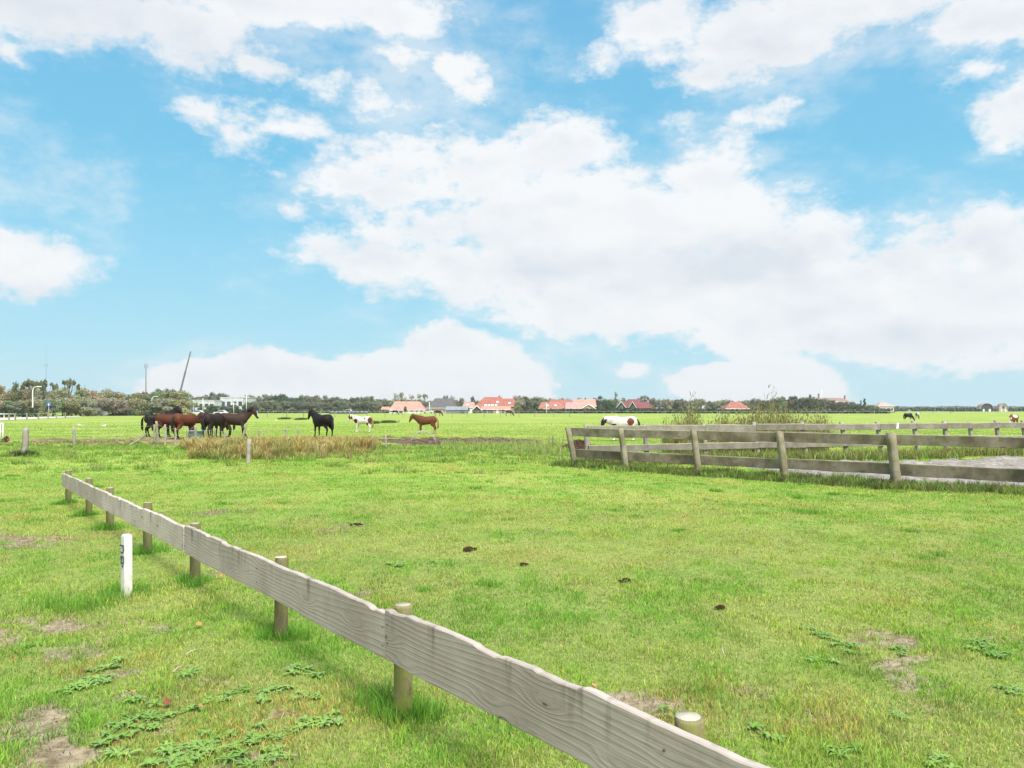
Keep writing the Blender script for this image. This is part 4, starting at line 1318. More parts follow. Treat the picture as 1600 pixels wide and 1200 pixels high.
def crown_np(kind, seed, nleaf, ls):
    """unit tree: height 1, half width ~.5; returns quads"""
    r = np.random.default_rng(seed)
    L = []
    if kind == 'bush':
        for i in range(22): 
            a = r.uniform(0, 2 * PI); q = math.sqrt(r.random()) * .38; z = r.uniform(.12, .86)
            q *= (1.1 - .7 * max(0, z - .35)); L.append((q * math.cos(a), q * math.sin(a), z, r.uniform(.09, .19)))
    elif kind == 'round':
        for i in range(20):
            d = r.normal(0, 1, 3); d /= np.linalg.norm(d); L.append((d[0] * .3, d[1] * .3, .53 + d[2] * .33, r.uniform(.09, .17)))
        L.append((0, 0, .55, .26))
    elif kind == 'open':
        for i in range(15):
            a = r.uniform(0, 2 * PI); q = r.uniform(.05, .46); L.append((q * math.cos(a), q * math.sin(a), .88 - q * q * .55 + r.uniform(-.05, .06), r.uniform(.06, .11)))
    elif kind == 'conifer':
        for i in range(18):
            z = .2 + .75 * i / 18; q = .28 * (1.05 - z); a = r.uniform(0, 2 * PI); L.append((q * math.cos(a), q * math.sin(a), z, .05 + .14 * (1 - z)))
    elif kind == 'tall':
        for i in range(20):
            z = r.uniform(.18, .92); a = r.uniform(0, 2 * PI); q = r.uniform(0, .42) * math.sin(PI * min(1, max(.15, z))); L.append((q * math.cos(a), q * math.sin(a), z, r.uniform(.08, .15)))
    L = np.array(L)
    w = L[:, 3] ** 2.3; w /= w.sum()
    idx = r.choice(len(L), nleaf, p=w)
    d = r.normal(0, 1, (nleaf, 3)); d /= np.linalg.norm(d, axis=1)[:, None]
    rad = L[idx, 3] * (r.random(nleaf) ** .45) * r.uniform(.85, 1.2, nleaf)
    P = L[idx, :3] + d * rad[:, None] * np.array([1, 1, .8])
    # random quads
    u = r.normal(0, 1, (nleaf, 3)); u /= np.linalg.norm(u, axis=1)[:, None]
    v = np.cross(u, r.normal(0, 1, (nleaf, 3))); v /= np.linalg.norm(v, axis=1)[:, None]
    s = ls * r.uniform(.5, 1.3, nleaf)[:, None]
    V = np.stack([P - u * s, P + v * s * .6, P + u * s, P - v * s * .6], 1).reshape(-1, 3)
    V[:, 2] = np.maximum(V[:, 2], .01)
    f = np.arange(nleaf * 4).reshape(-1, 4)
    lump = r.uniform(.75, 1.25, len(L))[idx]
    hue = r.uniform(-.06, .06, (len(L), 1))[idx] * np.array([[1, -.3, 0]])
    c = (np.ones((nleaf, 3)) + hue) * (lump * r.uniform(.85, 1.15, nleaf))[:, None]
    return V, f, np.repeat(c, 4, 0), L


TREES = {}


def make_proto(kind, seed, nleaf, ls):
    V, f, c, L = crown_np(kind, seed, nleaf, ls)
    o = np_mesh('crown', V, f, None, M['foliage'], c)
    mb = MB(); rr = random.Random(seed)
    th = {'bush': .3, 'round': .45, 'open': .6, 'conifer': .95, 'tall': .7}[kind]
    mb.tube([(0, 0, -.02), (.01, 0, th * .5), (rr.uniform(-.02, .02), 0, th)], [.032, .024, .014], 7)
    for i in range(min(12, len(L))):
        x, y, z, r_ = L[i]
        z0 = th * rr.uniform(.35, .95)
        mb.tube([(0, 0, z0), (x * .5, y * .5, (z0 + z) / 2 + .02), (x, y, z + r_ * (.9 if kind in ('open', 'bush') else .3))], [.012, .008, .003], 5, False)
    if kind in ('open', 'tall', 'bush'):
        for i in range(16):   # bare twigs past the leaves
            x, y, z, r_ = L[rr.randrange(len(L))]
            mb.tube([(x * .6, y * .6, z * .8), (x * 1.05, y * 1.05, z + r_), (x * 1.15 + rr.uniform(-.04, .04), y, min(1.06, z + r_ * 1.5))], [.006, .004, .0015], 4, False)
    tr2 = mb.build('trunk', M['bark'])
    return o, tr2


for kind, seeds in (('bush', (1, 2, 3)), ('round', (4, 5, 6)), ('open', (7, 8)), ('conifer', (9,)), ('tall', (10, 11))):
    for s_ in seeds: TREES.setdefault(kind, []).append([make_proto(kind, s_, {'open': 1000, 'tall': 1200}.get(kind, 2600), .032), False])


def tree(px, Y, topy, wpx, kind, color, label, group=None, name=None, cat='tree', sunk=0):
    v_ = random.choice(TREES[kind])
    h = hz(topy, Y); w = wpx * Y / F
    X = at(px, Y)
    root = empty(name or {'bush': 'bush', 'conifer': 'conifer'}.get(kind, 'tree'), (X, Y, -sunk), random.uniform(0, 6.28), label, cat, group)
    if kind == 'tall': w *= 1.5
    root.scale = (w, w, h)
    for o in v_[0]:
        if v_[1]: c = o.copy(); COL.objects.link(c)
        else: c = o
        c.parent = root
        if c.name.startswith('crown'): c.color = (*color, 1)
    v_[1] = True
    return root


def vary(c, a=.15):
    k = random.uniform(1 - a, 1 + a)
    return tuple(x * k * random.uniform(.93, 1.07) for x in c)


OLI = (.31, .30, .16); GRN = (.22, .28, .14); BRN = (.37, .31, .20); GRY = (.33, .32, .23); DGR = (.09, .14, .075); GGR = (.2, .215, .14)
prof = lambda pts, x: float(np.interp(x, [p[0] for p in pts], [p[1] for p in pts]))
LP = [(-80, 600), (0, 601), (25, 599), (55, 605), (100, 603), (130, 605), (170, 608), (195, 613), (215, 610), (250, 607), (280, 609), (300, 616)]
x = -90
while x < 292:
    Y = 200 + 35 * sstep(-50, 250, x) + random.uniform(0, 30)
    tree(x, Y, prof(LP, x) + random.uniform(-3, 4), random.uniform(40, 56), random.choice(['round', 'bush', 'round']), vary(random.choice([OLI, GRN, BRN, OLI])),
         'olive brown tree in the roadside thicket behind the lamp posts', 'trees of the roadside thicket')
    x += random.uniform(13, 17)
x = -60
while x < 285:     # lower shrubs before them
    Y = 178 + 32 * sstep(-50, 250, x) + random.uniform(0, 12)
    tree(x, Y, random.uniform(618, 628), random.uniform(34, 48), 'bush', vary(random.choice([OLI, GRY, BRN, GRN, GRY])),
         'leafy shrub at the foot of the roadside thicket', 'shrubs of the roadside thicket', cat='shrub')
    x += random.uniform(11, 15)
for px, top, w, lb in ((50, 591, 34, 'flat topped open tree rising behind the left street lamp'), (70, 592, 40, 'wide open crowned tree under the left mast'), (107, 590, 30, 'tall open crowned tree standing above the thicket'), (24, 594, 28, 'dense green tree above the thicket left of the lamp')):
    tree(px, 215, top, w, 'open' if px != 24 else 'round', (.17, .18, .09), lb)
MP = [(290, 616), (345, 611), (360, 616), (380, 618), (400, 613), (415, 612), (450, 615), (480, 617), (520, 618), (550, 617), (580, 619), (605, 622)]
x = 225
while x < 612:
    Y = 400 + random.uniform(0, 40) if x > 285 else 330
    tree(x, Y, prof(MP, x) + random.uniform(-2.5, 3) if x > 285 else 604 + abs(x - 255) * .15, random.uniform(24, 36), random.choice(['round', 'bush', 'bush']), vary(random.choice([GGR, GGR, DGR, (.15, .155, .1)])),
         'grey green tree in the long far row behind the horses', 'trees of the long far row')
    x += random.uniform(8.5, 12)
x = 392
while x < 600:
    tree(x, 372 + random.uniform(-8, 8), random.uniform(623, 628), random.uniform(22, 30), 'bush', vary(GGR), 'shrub filling the foot of the long far tree row', 'shrubs of the long far row', cat='shrub'); x += random.uniform(9, 12)
for px, w in ((345, 26), (330, 20), (365, 24), (383, 20), (315, 16)):
    tree(px, 330, random.uniform(630, 634), w, 'bush', vary((.1, .14, .065)), 'low dark bush before the white sheds', 'bushes before the white sheds', cat='shrub')
VIL = [(618, 390, 614, 16, 'tall', GRY, 'thin topped tree behind the left end of the salmon barn'), (628, 400, 612, 14, 'tall', GRY, 'feathery tree behind the middle of the salmon barn'),
       (643, 395, 616, 14, 'tall', GRY, 'small feathery tree above the salmon barn ridge'), (655, 400, 615, 14, 'tall', GRY, 'feathery tree between the salmon barn and the dark barn'), (664, 400, 614, 12, 'open', GRY, 'open tree left of the dark barn ridge'),
       (697, 390, 616, 18, 'round', (.17, .165, .11), 'rounded tree behind the dark barn'), (706, 400, 618, 14, 'tall', GRY, 'thin tree right of the dark barn'), (722, 395, 620, 15, 'round', GGR, 'green tree behind the small salmon house'),
       (738, 385, 617, 12, 'round', DGR, 'dark green tree left of the farmhouse ridge'), (633, 325, 634, 7, 'round', DGR, 'small round garden tree before the salmon barn'), (604, 360, 622, 18, 'bush', GGR, 'bushy tree left of the salmon barn'),
       (742, 325, 640, 10, 'bush', GGR, 'low shrub before the white porch gable'), (812, 330, 622, 20, 'bush', GRY, 'bushy tree right of the farmhouse'), (822, 340, 617, 24, 'round', (.17, .16, .11), 'broad tree right of the farmhouse group'), (836, 345, 618, 24, 'round', GGR, 'broad grey tree between the farmhouse and the orange roofed house'),
       (810, 400, 616, 30, 'round', GRY, 'pale tree behind the farmhouse group'), (848, 400, 619, 26, 'round', GRY, 'pale tree behind the orange roofed house'), (862, 410, 621, 22, 'round', GRY, 'pale tree left of the long red roof'), (903, 400, 620, 26, 'round', GRY, 'pale tree behind the pink roofs'),
       (935, 400, 617, 26, 'round', (.16, .15, .11), 'brown grey tree right of the gabled red roofs'), (948, 370, 621, 24, 'bush', DGR, 'dark green tree left of the green gable houses'), (962, 390, 612, 9, 'tall', GGR, 'narrow tall poplar above the green gable houses'), (957, 350, 626, 18, 'bush', DGR, 'dark bush left of the green gable houses'),
       (975, 400, 620, 20, 'round', GRY, 'pale tree behind the green gable houses'), (1005, 400, 617, 22, 'open', GRY, 'open tree right of the green gable houses')]
for px, Y, top, w, kd, col, lb in VIL: tree(px, Y, top, w, kd, vary(col, .06), lb)
x = 598
while x < 1000:
    tree(x, 425 + random.uniform(0, 25), prof([(600, 623), (700, 623), (730, 624), (800, 622), (830, 619), (860, 623), (930, 621), (1000, 621)], x) + random.uniform(-1.5, 2), random.uniform(20, 30), 'bush',
         vary(random.choice([GRY, (.27, .26, .19), GGR]), .08), 'pale bushy tree in the band behind the village roofs', 'trees of the band behind the village'); x += random.uniform(10, 14)
x = 1008
while x < 1240:
    tree(x, 365 + random.uniform(0, 40), prof([(1000, 622), (1040, 621), (1080, 620), (1110, 622), (1150, 624), (1200, 621), (1240, 620)], x) + random.uniform(-2, 2), random.uniform(20, 30), 'bush',
         vary(random.choice([GRY, (.26, .24, .18), GGR])), 'grey bushy tree in the far row right of the village', 'far trees right of the village'); x += random.uniform(8, 12)
x = 1195
while x < 1385:
    tree(x, 335 + random.uniform(0, 30), prof([(1195, 625), (1225, 619), (1250, 617), (1268, 616), (1290, 622), (1320, 626), (1350, 630), (1375, 636), (1390, 638)], x) + random.uniform(-1.5, 1.5), random.uniform(20, 28), random.choice(['round', 'bush', 'bush']),
         vary(random.choice([GGR, (.13, .16, .1), (.17, .165, .12)])), 'grey green tree of the dense wood right of the tall weeds', 'trees of the right hand wood'); x += random.uniform(7, 10)
for px, top, w, lb in ((1266, 614.5, 16, 'dark pointed conifer crowning the right hand wood'), (1351, 621, 15, 'dark conifer standing right of the wood'), (1345, 624, 9, 'small dark conifer beside the larger one'), (1222, 617, 12, 'dark conifer at the left end of the right hand wood')):
    tree(px, 345, top, w, 'conifer', DGR, lb, cat='conifer')
# low hedges at the field ends
for x0, x1, Y, top, lb, col in ((300, 610, 352, 640.5, 'low hedge under the long far tree row', (.1, .12, .07)), (805, 1130, 335, 639.5, 'dark hedge before the orange and pink roofed houses', (.08, .1, .06)), (-120, 60, 170, 638, 'dark hedge beside the road at the far left', (.05, .07, .035)),
                               (1120, 1390, 325, 640, 'low hedge at the foot of the right hand wood', (.1, .12, .075)), (1375, 1700, 620, 638.2, 'long hedge along the right horizon', (.1, .12, .08))):
    n = int((x1 - x0) * 9)
    r = np.random.default_rng(x0 + 999)
    px = r.uniform(x0, x1, n); yy = Y + r.normal(0, 1.2, n); X = (px - 800) / F * yy
    htop = hz(top, Y) * (.75 + .45 * fbm(px / 9, px * 0, 3, 3))
    P = np.stack([X, yy, r.uniform(0.02, 1, n) ** .8 * htop], 1)
    u = r.normal(0, 1, (n, 3)); u /= np.linalg.norm(u, axis=1)[:, None]; v = np.cross(u, r.normal(0, 1, (n, 3))); v /= np.linalg.norm(v, axis=1)[:, None]
    s = Y * .0016
    V = np.stack([P - u * s, P + v * s, P + u * s, P - v * s], 1).reshape(-1, 3)
    c = np.repeat(r.uniform(.7, 1.4, (n, 1)) * np.ones((1, 3)), 4, 0)
    o = np_mesh('hedge', V, np.arange(n * 4).reshape(-1, 4), None, M['foliage'], c); o.color = (*col, 1); tag(o, lb, 'hedge')
# far-off woods on the right horizon
n = 9000; r = np.random.default_rng(55)
px = r.uniform(1370, 1800, n); yy = 1500 + r.uniform(0, 60, n); X = (px - 800) / F * yy
ht = hz(635.5, 1500) * (.7 + .5 * fbm(px / 14, px * 0, 9, 4))
P = np.stack([X, yy, r.random(n) * ht], 1); u = r.normal(0, 1, (n, 3)); u /= np.linalg.norm(u, axis=1)[:, None]; v = np.cross(u, r.normal(0, 1, (n, 3))); v /= np.linalg.norm(v, axis=1)[:, None]
V = np.stack([P - u * 2.4, P + v * 2.4, P + u * 2.4, P - v * 2.4], 1).reshape(-1, 3)
o = np_mesh('distant_wood', V, np.arange(n * 4).reshape(-1, 4), None, M['foliage'], np.repeat(r.uniform(.7, 1.3, (n, 1)) * np.ones((1, 3)), 4, 0)); o.color = (.16, .17, .12, 1)
tag(o, 'hazy line of woods on the right horizon', 'wood', kind='stuff')
# dark tufts out on the field
for i, (px, py, w_, lb) in enumerate(((445, 655, 10, 'dark rush clump left of the black horse'), (470, 656, 7, 'small dark rush clump just left of the black horse'), (607, 660.5, 14, 'wide dark rush clump left of the chestnut horse'), (586, 662, 5, 'tiny dark rush clump right of the piebald pony'), (1300, 0, 0, ''))):
    if not w_: continue
    X, Y = gpt(px, py); n = 500; k = Y / F
    x = rng.normal(X, w_ * k * .38, n); y = rng.normal(Y, 1.0, n)
    V, f4, f3, C = rough(x, y, .15, .45, [(.05, .09, .03), (.08, .13, .04)], .0008)
    tag(np_mesh('rush_clump', V - np.array([0, 0, 0]), f4, f3, M['weed'], C), lb, 'rushes')

# ================================================================= BUILDINGS
def colmat(name, c, rough=.85, tiles=None):
    t = NT(name); co = t.coord()
    n1 = t.noise(co, .8, 4, .6); c2 = t.mix(t.rng(n1, .3, .7), tuple(x * .82 for x in c), tuple(min(1, x * 1.15) for x in c))
    if tiles:
        sp = t.n('ShaderNodeSeparateXYZ'); t.l(co, sp.inputs[0])
        a = t.rng(t.m('SINE', t.m('MULTIPLY', sp.outputs[2], 20.0)), .3, 1); b = t.rng(t.m('SINE', t.m('MULTIPLY', sp.outputs[0], 24.0)), .3, 1)
        c2 = t.mix(t.m('MULTIPLY', t.m('MAXIMUM', a, b), .22), c2, tuple(x * .5 for x in c))
    return t.finish(c2, rough, n1, .2, .02, .2)


RED = colmat('red roof tiles', (.33, .13, .10), tiles=1); SAL = colmat('salmon roof tiles', (.46, .26, .21), tiles=1); ORG = colmat('orange roof tiles', (.35, .16, .115), tiles=1)
PNK = colmat('pink roof tiles', (.55, .27, .26), tiles=1); MAR = colmat('maroon roof tiles', (.20, .08, .08), tiles=1); GRYR = colmat('grey slate roof', (.12, .115, .115), tiles=1); THA = colmat('brown thatch', (.22, .17, .13))
CORR = colmat('grey sheet roof', (.24, .27, .29), .5); WALLW = colmat('white plaster', (.7, .68, .66)); WALLB = colmat('brown brick wall', (.25, .16, .12)); WALLD = colmat('dark tarred boards', (.06, .065, .075)); WALLG = colmat('dark green boards', (.05, .1, .08))
WALLP = colmat('pinkish brick wall', (.36, .24, .21)); TRIM = colmat('white trim', (.78, .78, .76)); DOORD = colmat('dark door', (.06, .07, .09)); METW = colmat('white sheet metal', (.5, .51, .53), .6); DUSK = colmat('dull red tiles', (.33, .14, .11), tiles=1)
t = NT('window glass'); GLASS = t.finish((.05, .065, .08), .12, spec=.6)


def house(name, label, x0, x1, Y, ridge_y, eave_y, depth, wall, roof, hipL=0, hipR=0, axis='x', wins=(), doors=(), chim=(), sky=(), trim=True, cat='house', rz=0, base=0.0, ov=.35, wallcol=None):
    """x0,x1: pixel span; ridge along x (axis x) or towards the viewer (axis y)"""
    X0, X1 = at(x0, Y), at(x1, Y); W = X1 - X0; hr = hz(ridge_y, Y); he = hz(eave_y, Y)
    root = empty(name, ((X0 + X1) / 2, Y, base), R(rz), label, cat)
    w2 = W / 2; D = depth
    mb = MB()
    rb = he - .02
    if axis == 'x':
        vs = [(-w2, 0, 0), (w2, 0, 0), (w2, D, 0), (-w2, D, 0), (-w2, 0, he), (w2, 0, he), (w2, D, he), (-w2, D, he)]
        fs = [(0, 1, 5, 4), (1, 2, 6, 5), (2, 3, 7, 6), (3, 0, 4, 7)]
        if hipL == 0: vs.append((-w2, D / 2, hr - .08)); fs.append((4, 7, len(vs) - 1))
        if hipR == 0: vs.append((w2, D / 2, hr - .08)); fs.append((5, 6, len(vs) - 1))
        mb.add(vs, fs)
        L, Rr = (-w2 - ov, w2 + ov)
        rl = -w2 + hipL * W if hipL else -w2 - ov; rrr = w2 - hipR * W if hipR else w2 + ov
        e = he - .12
        top = [(L, -ov, e), (Rr, -ov, e), (Rr, D + ov, e), (L, D + ov, e), (rl, D / 2, hr), (rrr, D / 2, hr)]
        th = [(a, b, c - .16) for a, b, c in top]
        fs = [(0, 1, 5, 4), (2, 3, 4, 5), (1, 2, 5), (3, 0, 4)]
    else:
        vs = [(-w2, 0, 0), (w2, 0, 0), (w2, D, 0), (-w2, D, 0), (-w2, 0, he), (w2, 0, he), (w2, D, he), (-w2, D, he), (0, 0, hr - .08), (0, D, hr - .08)]
        fs = [(0, 1, 5, 8, 4), (1, 2, 6, 5), (2, 3, 7, 9, 6), (3, 0, 4, 7)]
        mb.add(vs, fs)
        e = he - .15
        top = [(-w2 - ov, -ov, e), (w2 + ov, -ov, e), (w2 + ov, D + ov, e), (-w2 - ov, D + ov, e), (0, -ov, hr), (0, D + ov, hr)]
        th = [(a, b, c - .16) for a, b, c in top]
        fs = [(3, 0, 4, 5), (1, 2, 5, 4)]
    mb.build('wall', wall, root)
    rmb = MB(); n6 = len(top); rmb.add(top + th, fs + [tuple(i + n6 for i in f[::-1]) for f in fs])
    # close rims
    if axis == 'x': rim = [(0, 1), (2, 3)] + ([(1, 2)] if hipR else [(1, 5), (5, 2)]) + ([(3, 0)] if hipL else [(3, 4), (4, 0)])
    else: rim = [(0, 4), (4, 1), (1, 2), (2, 5), (5, 3), (3, 0)]
    rmb.add(top + th, [(a, b, b + n6, a + n6) for a, b in rim])
    ro = rmb.build('roof', roof, root)
    if trim and axis == 'y':
        tb = MB()
        for sg in (-1, 1):
            tb.add([(sg * (w2 + ov), -ov - .06, e - .2), (sg * (w2 + ov), -ov - .06, e + .14), (0, -ov - .06, hr + .14), (0, -ov - .06, hr - .26),
                    (sg * (w2 + ov), -ov - .01, e - .2), (sg * (w2 + ov), -ov - .01, e + .14), (0, -ov - .01, hr + .14), (0, -ov - .01, hr - .26)],
                   [(0, 1, 2, 3), (4, 5, 6, 7), (0, 1, 5, 4), (3, 2, 6, 7), (0, 3, 7, 4), (1, 2, 6, 5)])
        tb.build('bargeboard', TRIM, root)
    if trim and axis == 'x':
        tb = MB(); tb.box(-w2 - ov, w2 + ov, -ov - .09, -ov - .003, e - .2, e - .02); tb.build('gutter', TRIM, root)
    for (fx, z0, ww, hh) in wins:
        wx = -w2 + fx * W
        m1 = MB(); m1.box(wx - ww / 2 - .08, wx + ww / 2 + .08, -.06, -.003, z0 - .08, z0 + hh + .08); fo = m1.build('window', TRIM, root)
        m2 = MB(); m2.box(wx - ww / 2, wx - .04, -.09, -.062, z0, z0 + hh); m2.box(wx + .04, wx + ww / 2, -.09, -.062, z0, z0 + hh); m2.build('pane', GLASS, fo)
    for (fx, ww, hh, mt) in doors:
        wx = -w2 + fx * W; m1 = MB(); m1.box(wx - ww / 2, wx + ww / 2, -.07, -.003, 0, hh); m1.build('door', mt, root)
    for (fx, hh) in chim:
        wx = -w2 + fx * W; m1 = MB(); m1.box(wx - .35, wx + .35, D / 2 - .35, D / 2 + .35, hr - .7, hr + hh); m1.box(wx - .42, wx + .42, D / 2 - .42, D / 2 + .42, hr + hh, hr + hh + .12)
        m1.build('chimney', WALLB, ro)
    for (fx, fz) in sky:   # skylights on the near slope
        wx = -w2 + fx * W; z = e + (hr - e) * fz; y = -ov + (D / 2 + ov) * fz
        a = math.atan2(hr - e, D / 2 + ov)
        m1 = MB(); m1.box(-.55, .55, -.5, .5, .01, .09, Matrix.Translation((wx, y, z)) @ Matrix.Rotation(a, 4, 'X')); m1.build('skylight', colmat('skylight glass', (.7, .74, .78), .2), ro)
    return root


W4 = lambda n, z=1.0, w=1.0, h=1.1: [((i + .5) / n, z, w, h) for i in range(n)]
house('barn', 'long barn with salmon tiled hipped roof and white walls', 608, 663, 350, 627, 640.2, 9, WALLW, SAL, .13, .17, wins=W4(7, .5, .9, .7), doors=[(.33, 1.4, 1.6, DOORD)], cat='barn')
house('shed', 'small low red roofed shed at the left end of the salmon barn', 596, 609, 352, 635.5, 641, 6, WALLB, SAL, 0, .2, doors=[(.5, 1.2, 1.4, DOORD)], cat='shed')
house('barn', 'dark slate roofed barn with brick walls behind the grey shed', 667, 711, 358, 622, 637, 12, WALLP, GRYR, .25, .12, wins=W4(4, .6), cat='barn')
house('shed', 'plain grey boarded shed with sheet metal roof nearest the meadow', 697, 730, 320, 635, 640, 9, colmat('grey boards', (.16, .17, .19)), CORR, 0, 0, axis='x', trim=False, doors=[(.75, 2.0, 1.3, DOORD)], cat='shed')
house('house', 'small salmon roofed house between the sheds and the farmhouse', 723, 742, 368, 628, 636, 7, WALLW, SAL, .1, .1, wins=W4(3, .8), sky=[(.4, .5)])
house('farmhouse', 'large farmhouse with tall bright red roof and skylights', 740, 793, 345, 620, 637, 14, WALLB, RED, .30, .18, sky=[(.35, .25), (.45, .25), (.55, .25), (.66, .25), (.7, .55)], chim=[(.75, .5)], wins=W4(3, .6), cat='farmhouse')
house('stable', 'low red roofed wing with dark doors running before the farmhouse', 753, 797, 341, 634.6, 639.2, 5, WALLP, SAL, 0, 0, doors=[(.1, 1.6, 1.7, DOORD), (.3, 2.2, 1.7, DOORD), (.55, 1.0, 1.6, TRIM), (.75, 1.0, 1.6, DOORD), (.88, 1.0, 1.6, TRIM)], cat='stable')
house('porch', 'dark gabled porch with white bargeboards left of the red farmhouse wing', 738, 752, 338, 633.5, 641, 6, WALLD, THA, axis='y', doors=[(.5, 2.2, 1.5, DOORD)], cat='porch')
house('house', 'brick gabled house with red roof right of the farmhouse', 786, 806, 352, 622.5, 634, 10, WALLB, RED, axis='x', hipL=0, hipR=.12, wins=[(.2, .8, .8, 1.0), (.6, .8, .8, 1.0), (.8, .8, .8, 1)], sky=[(.5, .4)])
house('house', 'orange red roofed low house with white doors at the meadow edge', 842, 881, 342, 628.5, 638.2, 9, WALLD, ORG, .1, .03, doors=[(.28, 1.4, 1.8, TRIM), (.5, 1.4, 1.6, TRIM), (.66, 1.6, 1.9, TRIM)], sky=[(.35, .5), (.68, .5)])
house('house', 'long bright red roof behind the orange roofed house', 856, 893, 372, 624, 634, 10, WALLB, RED, .12, .05, chim=[(.1, .5), (.65, .5)], wins=W4(4, 1))
house('house', 'pink roofed house in the middle of the red roofs', 884, 908, 352, 628.5, 637.5, 8, WALLP, PNK, .05, .15, wins=W4(3, .8))
house('house', 'wide salmon roofed house with dark right gable', 892, 931, 378, 623.6, 634.5, 10, WALLD, SAL, .12, 0, chim=[(.62, .6)], wins=W4(4, 1))
house('house', 'low gabled house with white bargeboards before the wide salmon roof', 909, 930, 350, 631.5, 638, 9, WALLP, PNK, axis='y', wins=[(.5, 1, 1.2, 1.0)])
house('house', 'left green gabled house with white bargeboards and maroon roof', 964, 978, 352, 627.5, 636.5, 12, WALLG, MAR, axis='y', wins=[(.5, 2.3, 1, 1.0), (.3, .6, .9, 1.1), (.7, .6, .9, 1.1)], rz=-28)
house('house', 'right green gabled house with white bargeboards and maroon roof', 983, 995, 350, 627.5, 637, 13, WALLG, MAR, axis='y', wins=[(.5, 2.3, 1, 1.0), (.3, .6, .9, 1.1), (.7, .6, .9, 1.1)], rz=-42)
house('house', 'maroon roofed house behind the two green gables', 982, 1002, 385, 623.5, 632, 9, WALLD, MAR, .08, .08, wins=W4(3, 1.5), chim=[(.9, .5)])
house('bungalow', 'dull red hipped bungalow with white wall half hidden by trees', 1134, 1170, 338, 627.5, 637.8, 9, WALLW, DUSK, .35, .25, wins=W4(5, .7), cat='bungalow')
house('house', 'house with long dull roof standing above the right hand wood', 1280, 1328, 420, 621.5, 627, 10, WALLW, colmat('brown tiles', (.27, .19, .17), tiles=1), .05, .15, wins=W4(5, 3.2), chim=[(.1, 2.2), (.96, 1.2)])
house('house', 'pale pinkish square house with pointed roof left of the open horizon', 1373, 1397, 460, 628, 634, 10, colmat('pale brick', (.5, .42, .38)), colmat('pale pinkish tiles', (.42, .33, .3), tiles=1), .4, .4, wins=W4(4, 1.2, 1.2, 1.4))


def round_barn(px0, px1, Y, top, label, col):
    W = (px1 - px0) * Y / F; h = hz(top, Y); D = W * 1.2
    root = empty('round_roofed_barn', (at((px0 + px1) / 2, Y), Y, 0), R(-18), label, 'barn')
    mb = MB(); N = 14; vs = []; fs = []
    prof_ = [(-W / 2, 0), (-W / 2, h * .3)] + [(-W / 2 * math.cos(PI * i / N), h * .3 + h * .62 * math.sin(PI * i / N)) for i in range(1, N)] + [(W / 2, h * .3), (W / 2, 0)]
    for y in (0, D): vs += [(a, y, b) for a, b in prof_]
    n = len(prof_); fs = [tuple(range(n)), tuple(range(n, 2 * n))[::-1]]
    fs += [(i, (i + 1) % n, n + (i + 1) % n, n + i) for i in range(n)]
    mb.add(vs, fs); mb.build('wall', WALLD if px0 < 1550 else colmat('beige boards', (.45, .4, .35)), root)
    mb = MB(); arc = [(-W / 2 * 1.06 * math.cos(PI * i / N), h * .28 + h * .7 * math.sin(PI * i / N)) for i in range(N + 1)]
    inn = [(a * .92, h * .28 + (b - h * .28) * .93) for a, b in arc]
    for i in range(N):
        q = [arc[i], arc[i + 1], inn[i + 1], inn[i]]
        v8 = [(a, y, b) for y in (-.5, D + .5) for a, b in q]
        mb.add(v8, [(0, 1, 2, 3), (4, 5, 6, 7), (0, 1, 5, 4), (2, 3, 7, 6)])
    mb.build('roof', col, root)
    mb = MB(); mb.box(-W * .12, W * .12, -.15, -.01, h * .35, h * .68); mb.build('window', GLASS, root)
    mb = MB(); mb.box(-W * .3, -W * .18, -.12, -.01, 0, h * .3); mb.box(W * .14, W * .3, -.12, -.01, 0, h * .3); mb.build('door', TRIM, root)


PKR = colmat('faded pink roof', (.45, .32, .3))
round_barn(1533, 1551, 600, 629.5, 'left round roofed barn on the far right horizon with dark front', PKR)
round_barn(1562, 1574, 600, 629.5, 'right round roofed barn on the far right horizon with pale front', PKR)

# white industrial sheds
def flat_shed(name, label, x0, x1, Y, top, base_y, depth, mat, wins=0):
    X0, X1 = at(x0, Y), at(x1, Y); h = hz(top, Y); W = X1 - X0
    root = empty(name, ((X0 + X1) / 2, Y, 0), 0, label, 'shed')
    mb = MB(); mb.box(-W / 2, W / 2, 0, depth, 0, h); mb.build('wall', mat, root)
    mb = MB(); mb.box(-W / 2 - .2, W / 2 + .2, -.2, depth + .2, h + .003, h + .35); mb.build('roof', METW, root)
    for i in range(wins):
        m1 = MB(); cx = -W / 2 + (i + .5) * W / wins; m1.box(cx - .9, cx + .9, -.08, -.003, h * .45, h * .75); m1.build('window', GLASS, root)
    m1 = MB(); m1.box(-W * .35, -W * .35 + 3.5, -.1, -.003, 0, 3.4); m1.build('door', colmat('blue door', (.12, .16, .35)), root)


flat_shed('industrial_shed', 'low white industrial shed left of the bushes behind the horses', 286, 335, 380, 626, 640, 20, METW, 6)
flat_shed('industrial_shed', 'higher white industrial shed right of the bushes behind the horses', 344, 380, 390, 621.5, 640, 20, METW, 4)
# sign mast with blue panels
X, Y = at(290, 372), 372
root = empty('sign_mast', (X, Y, 0), 0, 'white sign mast with blue arms before the low white shed', 'sign mast')
mb = MB(); mb.box(-.35, .35, -.2, .2, 0, hz(618.5, Y)); mb.build('mast', TRIM, root)
bl = colmat('blue panel', (.10, .14, .45))
for z, w_ in ((624, 3.2), (628, 2.2), (631, 3.0)):
    mb = MB(); mb.box(-w_ * .8, w_, -.3, -.21, hz(z, Y) - .4, hz(z, Y) + .4); mb.build('panel', bl, root)

